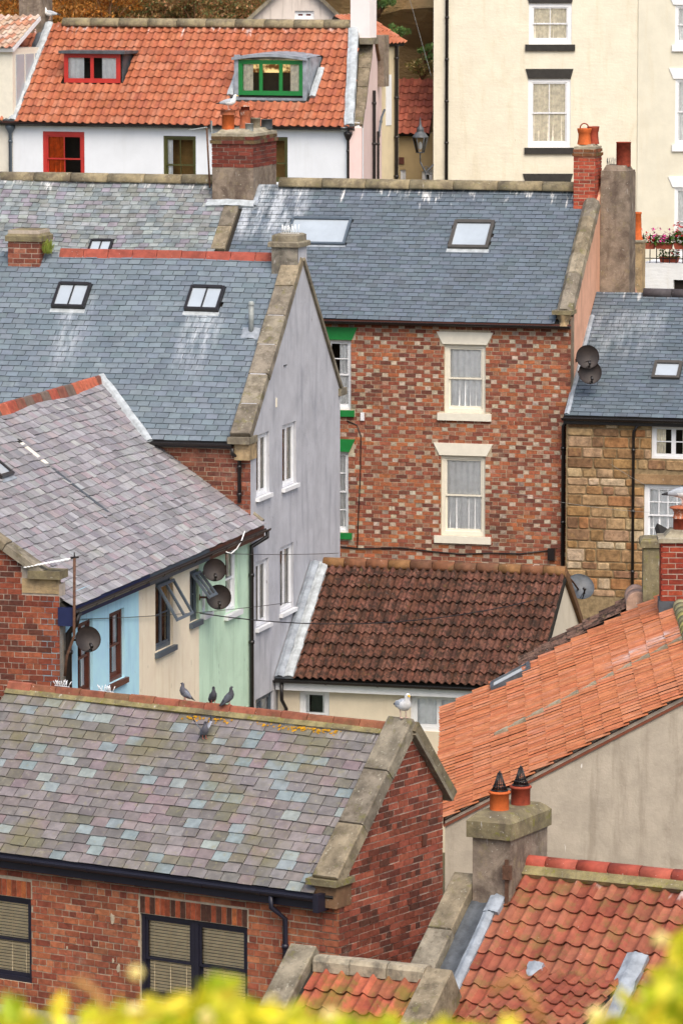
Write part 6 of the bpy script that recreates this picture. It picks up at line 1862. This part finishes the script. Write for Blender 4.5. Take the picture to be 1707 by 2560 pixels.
# ================================================================== DISHES, AERIALS, BIRDS, CABLES
frontdir = Vector((.45, -1, .42))
def wall_dish(label, pl, x, y, r, wx, wy, dirv, c=.35, **k):
    a, b = pl.px(x, y, c); wa, wb = pl.px(wx, wy)
    dish(label, pl.p(a, b, c), dirv, r, pl.p(wa, wb), **k)
wall_dish('dark satellite dish on the blue wall beside the aerial mast', Lg, 221, 1598, .21, 178, 1600, Vector((.35, -1, .3)), c=.32)
wall_dish('upper of the two dark satellite dishes on the mint wall', Lg, 537, 1425, .2, 508, 1430, Vector((.1, -1, .25)), c=.3)
wall_dish('lower of the two dark satellite dishes on the mint wall', Lg, 547, 1493, .22, 500, 1493, Vector((.1, -1, .25)), c=.3)
wall_dish('upper brown satellite dish on the peach gable wall', Ig, 1468, 892, .235, 1438, 899, Vector((.15, -1, .2)), c=.4)
wall_dish('lower brown satellite dish on the peach gable wall', Ig, 1474, 931, .235, 1440, 929, Vector((.15, -1, .2)), c=.45)
dp = at(1450, 1466, 90.5)
dish('dark grey satellite dish behind the brown pantile cottage gable', dp, Vector((.25, -1, .75)), .27, Ng.p(Ng.a(1418, 1440), Ng.b(1418, 1440)), m=M_leaddark)
def aerial(label, P, top, boom, n=12, el=.22, m=None, loop=True):
    o = thing('aerial', label, 'aerial', P, 'television aerials')
    f = MB(); f.tube([P, top], .02, 8); f.build('mast', M_rust, o)
    f = MB(); f.tube([top, top + boom], .012, 6); f.build('boom', M_galv, o)
    side = boom.cross(Z).normalized()
    for i in range(n):
        Q = top + boom * ((i + .5) / n); f = MB(); s = el * (1 - .4 * i / n) / 2
        f.tube([Q - side * s, Q + side * s], .006, 5)
        f.build('element', M_galv, o)
    f = MB(); f.box(Pl(top - boom.normalized() * .1, side, Z), -.06, .06, -.12, .12, -.01, .01); f.build('reflector', M_galv, o)
    return o
ab = Lg.p(Lg.a(166, 1660, .12), Lg.b(166, 1620, .12), .12)
at_ = ab.copy(); at_.z = Pl(ab, u15, Z).b(186, 1392) + ab.z
f0 = Pl(ab, u15, Z)
AT = f0.p(f0.a(187, 1395), f0.b(187, 1395))
AE = f0.p(f0.a(60, 1418), f0.b(60, 1418))
o_ = thing('aerial', 'rusty bent aerial mast with a long white rod by the blue wall', 'aerial', ab, 'television aerials')
f = MB(); f.tube([f0.p(*f0.px(163, 1690)), f0.p(*f0.px(168, 1640)), f0.p(*f0.px(186, 1590)), AT], .024, 8); f.build('mast', M_rust, o_)
f = MB(); f.tube([AT, AE], .012, 6); f.build('boom', M_net, o_)
for k in range(12):
    Q_ = AT.lerp(AE, .2 + .8 * k / 12); f = MB(); f.bar(Q_ - n15 * .1, Q_ + n15 * .1, .04, .012); f.build('element', M_net, o_)
f = MB(); f.tube([AT - u15 * .06, AT + u15 * .07 + Z * .02], .02, 6); f.tube([AT, AT + Z * .09], .012, 6); f.build('clamp', M_black, o_)
bt = CB - u15 * .04 - n15 * .02
f1 = Pl(bt, u15, Z)
aerial('thin rusty aerial strapped to the half rendered chimney', f1.p(*f1.px(525, 470)), f1.p(*f1.px(517, 318)), f1.p(*f1.px(478, 325)) - f1.p(*f1.px(517, 318)) - n15 * .2, 9, .3)
# birds
gull('gull standing on the foreground gable apex facing the camera', PAPX + Z * .0, Vector((.35, -.9, 0)), .84, neck=.98)
gull('gull with lifted head on the limed pot of the half rendered chimney', GULL1, Vector((1, -.15, 0)), .78)
gull('gull on the cowl of the brick chimney at the right edge', GULL4, Vector((1, -.25, 0)), .95)
gull('gull standing on the red pantile ridge at the top left', Cr.p(Cr.a(132, 40), CL + .12), Vector((-1, .2, 0)), .8)
def onridge(x, y): 
    a = Pr.a(x, y); return Pr.p(a, PLn + .02, .0) + Z * .07
for x, hd, s, tn, br, lb in ((452, Vector((-.8, -.3, 0)), .8, 1.0, True, 'plump grey pigeon with barred wings, leftmost on the clay ridge'), (525, Vector((.25, -1, 0)), .76, .6, False, 'dark pigeon in the middle of the three on the clay ridge'), (566, Vector((.8, .35, 0)), .8, .55, False, 'dark pigeon at the right of the three, tail towards the camera')):
    pigeon(lb, onridge(x, 1785), hd, s, tn, br, lean=.35)
pp_ = Pr.p(*Pr.px(513, 1850)); pigeon('pale winged pigeon landing on the slates below the ridge', pp_ + Pr.N * .03, Vector((.3, -.9, .0)), .8, 1.0, True, True, .25)
rA_, rB_ = onridge(128, 1750), onridge(165, 1752)
spikes('white bird spikes at the left of the foreground clay ridge', rA_, rB_, 7, .08, M_white)
rA_, rB_ = onridge(238, 1760), onridge(274, 1765)
spikes('white bird spikes on the foreground ridge below the blue wall', rA_, rB_, 7, .08, M_white)
# cables
cable('black cable strung from the mint wall across the brown roof', [Lg.p(*Lg.px(500, 1533, .05), .05), Nr.p(*Nr.px(1330, 1500, .5), .5)], .010, sag=.3)
cable('thin wire from the blue wall to the grey gable', [Lg.p(*Lg.px(205, 1548, .03), .03), Kg.p(*Kg.px(730, 1505, .1), .1)], .006, sag=.05)
cable('thin wire from the terrace eave to the grey gable window', [Lg.p(*Lg.px(560, 1384, .15), .15), Kg.p(*Kg.px(845, 1383, .1), .1)], .006, sag=.02)
cable('black cable clipped along the foot of the chequered wall', [If.p(*If.px(x, y), .03) for x, y in ((852, 1366), (900, 1371), (1000, 1369), (1080, 1378), (1150, 1385), (1230, 1382), (1300, 1384), (1378, 1375))], .014)
cable('black cable down the chequered wall beside the green sills', [If.p(*If.px(x, y), .02) for x, y in ((868, 1052), (893, 1062), (903, 1090), (901, 1200), (897, 1280), (894, 1368))], .011)
cable('thin pale wire crossing the stone cottage front', [If.p(*If.px(1255, 1225, .5), .5), Jf.p(*Jf.px(1700, 1284, .4), .4)], .0028, M_galv, .1)
cable('thin pale wire slanting down past the stone lintel', [Jf.p(*Jf.px(1525, 1160, .1), .1), Jf.p(*Jf.px(1700, 1252, .8), .8)], .0028, M_galv, .05)
cable('white cord hanging in front of the mint wall under the eave', [Lg.p(*Lg.px(x, y, .3), .3) for x, y in ((612, 1328), (604, 1352), (592, 1372), (578, 1384), (566, 1380))], .012, M_net)
cable('wire stay against the cliff above the lane', [at(1013, -40, 124.5), at(1078, 192, 124.5)], .005, M_galv, 0)
# ================================================================== VEGETATION
def bush(label, P, rx, ry, rz, n, cols, leaf=.06, name='bush', group=None, cat='bush'):
    o = thing(name, label, cat, P - Z * rz, group)
    m = MB()
    cl = [(Vector((RN.gauss(0, .45) * rx, RN.gauss(0, .4) * ry, RN.gauss(0, .45) * rz)), RN.uniform(.25, .5)) for _ in range(9)]
    for i in range(n):
        c, s = RN.choice(cl)
        d = Vector((RN.gauss(0, 1), RN.gauss(0, 1), RN.gauss(0, 1))).normalized()
        q = P + c + Vector((d.x * rx, d.y * ry, d.z * rz)) * s * RN.random() ** .4
        e1 = Vector((RN.gauss(0, 1), RN.gauss(0, 1), RN.gauss(0, 1))).normalized(); e2 = e1.cross(Vector((.2, .5, .8))).normalized()
        r = leaf * RN.uniform(.6, 1.4)
        m.add([q - e1 * r, q + e2 * r * .6, q + e1 * r, q - e2 * r * .6], [(0, 1, 2, 3)], jit(hexc(RN.choice(cols)), .2, .06))
    m.build('leaves', M_leafv, o, kind='stuff')
    st = MB()
    for c, s in cl: st.tube([P - Z * rz * 1.1, P + c * .5 - Z * rz * .3, P + c], .03, 5, r2=.008)
    st.build('stems', M_wood, o)
    return o
def leaf_mat(name, trans=.4):
    t = NT(name); c = t.attr()
    t.set(t.b.inputs['Base Color'], c); t.b.inputs['Roughness'].default_value = .5
    tr = t.n('ShaderNodeBsdfTranslucent'); t.l(c, tr.inputs[0])
    mx = t.n('ShaderNodeMixShader'); mx.inputs[0].default_value = trans
    t.l(t.b.outputs[0], mx.inputs[1]); t.l(tr.outputs[0], mx.inputs[2]); t.l(mx.outputs[0], t.out.inputs[0])
    return t.m
M_leafv = leaf_mat('leaves')
sun_bracken = ('e0a050', 'd08c40', 'b88a4c', 'e8b464', 'a87a44', '9a7a48')  # dry bracken tones with the low sun's glow put into the colour
mix_ = ('a8905c', 'b0805a', '8a8a54', 'b8986a', '7d8a58', 'c09468')
labs = ['golden dry bracken behind the brown chimney at the top left', 'golden bracken right of the brown chimney above the ridge', 'rust coloured scrub above the red dormer', 'brown and green scrub above the middle of the red pantile ridge', 'faded bramble left of the white gable house', 'dry scrub beside the white gable house roof']
for i, (x, cs) in enumerate(((10, sun_bracken), (165, sun_bracken), (270, sun_bracken), (380, mix_), (490, mix_), (590, mix_))):
    bush(labs[i], at(x, 18, 127.5 + (i % 2) * .6), 1.1, .6, .75, 3600, cs, .045)
sc_ = MB()
for i in range(60000):
    x = RN.uniform(-60, 720); y = RN.uniform(-120, 75); q = at(x, y, 128.2 + RN.uniform(-.7, 1.4) + max(0, 40 - y) * .012)
    e1 = Vector((RN.gauss(0, .6), RN.gauss(0, .6), RN.gauss(0, 1))).normalized(); e2 = e1.cross(Vector((.2, .5, .8))).normalized(); r = RN.uniform(.03, .085)
    k = mno.noise(Vector((x * .012, y * .02, 1)))
    cs = sun_bracken if x + 260 * k < 330 else mix_
    if k > .35: cs = ('5a5a34', '6a5a3c', '4f5a3a')
    sc_.add([q - e1 * r, q + e2 * r * .35, q + e1 * r, q - e2 * r * .35], [(0, 1, 2, 3)], jit(hexc(RN.choice(cs)), .25, .06))
scr = sc_.build('scrub', M_leafv, kind='stuff'); scr['label'] = 'dry bracken and scrub covering the slope behind the ridge'; scr['category'] = 'scrub'
green = ('8aa860', '78985a', '98b46c', '809a60')
bush('green ivy hanging on the cliff beside the white chimney', at(945, 8, 128.2), .4, .3, .35, 500, green, .08, 'ivy', cat='ivy')
bush('small green fern on the cliff above the tan house roof', at(992, 76, 127.6), .3, .2, .2, 300, green, .06, 'ivy', cat='fern')
bush('leafy plant growing on the cliff above the dark red pantiles', at(1062, 138, 127.6), .25, .2, .2, 180, green, .06, 'ivy', cat='plant')
bush('dry grass hanging over the small dark red pantile roof', at(1055, 172, 127.3), .5, .2, .25, 500, ('b09a64', '9a8a54', '8a8a54'), .05, 'ivy', cat='grass')
# out of focus shrub by the camera
fg = ('e8e230', 'f4e63c', 'd0d628', 'ffe848', 'b0c422', 'fff04c', 'd8d82c')
def leafy(label, spots, n, dist):
    o = thing('shrub', label, 'shrub', Vector((at(spots[0][0], 2700, dist).x, dist, at(spots[0][0], 2900, dist).z)))
    m = MB(); bl = MB()
    for i in range(n):
        x0, x1, top = RN.choice(spots)
        x = RN.uniform(x0, x1); y = top + (2720 - top) * RN.random() ** 1.1
        Y = dist + RN.uniform(-.5, .5); q = at(x, y, Y)
        e1 = Vector((RN.gauss(0, 1), RN.gauss(0, .7), RN.gauss(.3, .8))).normalized(); e2 = e1.cross(Vector((.2, 1, .3)) + Vector((RN.gauss(0, .5), 0, RN.gauss(0, .5)))).normalized()
        r = RN.uniform(.012, .021); nrm = e1.cross(e2) * r * .25
        col = jit(hexc(RN.choice(fg)), .2, .05)
        m.add([q - e1 * r, q - e1 * r * .3 + e2 * r * .5 + nrm, q + e1 * r * .5 + e2 * r * .38 + nrm, q + e1 * r * 1.15, q + e1 * r * .5 - e2 * r * .38 + nrm, q - e1 * r * .3 - e2 * r * .5 + nrm], [(0, 1, 2, 3), (0, 3, 4, 5)], col)
    m.build('leaves', M_leafv, o, kind='stuff')
    return o
sh1 = leafy('out of focus yellow green shrub along the bottom edge', [(-80, 260, 2515), (200, 420, 2535), (380, 640, 2500), (600, 780, 2530), (540, 590, 2450), (760, 1000, 2560), (940, 1330, 2565)], 900, 5.0)
sh2 = leafy('out of focus yellow green shrub in the bottom right corner', [(1650, 1790, 2400), (1570, 1790, 2490), (1670, 1790, 2340), (1620, 1780, 2460), (1480, 1700, 2545), (1690, 1790, 2440)], 700, 5.0)
M_glint = plain('pale_glint', 'ffec9a', .6, .3, .05)  # yellow petal rosettes added to stand for blurred sunlit highlights on the leaves
def leaf_glint(o, spots):
    for x, y, r in spots:
        P = at(x, y, 4.8); b = MB(); r *= .85
        for k in range(6):
            t_ = 2 * pi * k / 6; c_ = P + Vector((cos(t_), -.2, sin(t_))) * r * .6
            b.lathe(c_, [(.001, -.3 * r), (.35 * r, -.2 * r), (.5 * r, 0), (.35 * r, .2 * r), (.001, .25 * r)], 8, Vector((cos(t_), -1, sin(t_))))
        b.build('leaf_glint', M_glint, o)
leaf_glint(sh1, ((340, 2432, .009), (335, 2535, .013), (520, 2545, .012), (595, 2562, .013), (235, 2568, .01), (822, 2540, .009), (680, 2500, .006)))
leaf_glint(sh2, ((1650, 2348, .009), (1490, 2540, .012), (1615, 2490, .009), (1640, 2530, .014), (1590, 2560, .01)))
f = MB()
for (pts) in ([(185, 2450), (225, 2470), (258, 2500), (262, 2560)], [(1225, 2480), (1290, 2440), (1330, 2500), (1360, 2570)], [(820, 2520), (900, 2560), (950, 2600)]):
    f.tube([at(x, y, 5.0) for x, y in pts], .004, 6, jit(hexc('d8a868'), .05))
f.build('dry_stalks', M_leafv, sh1)
emit_all()
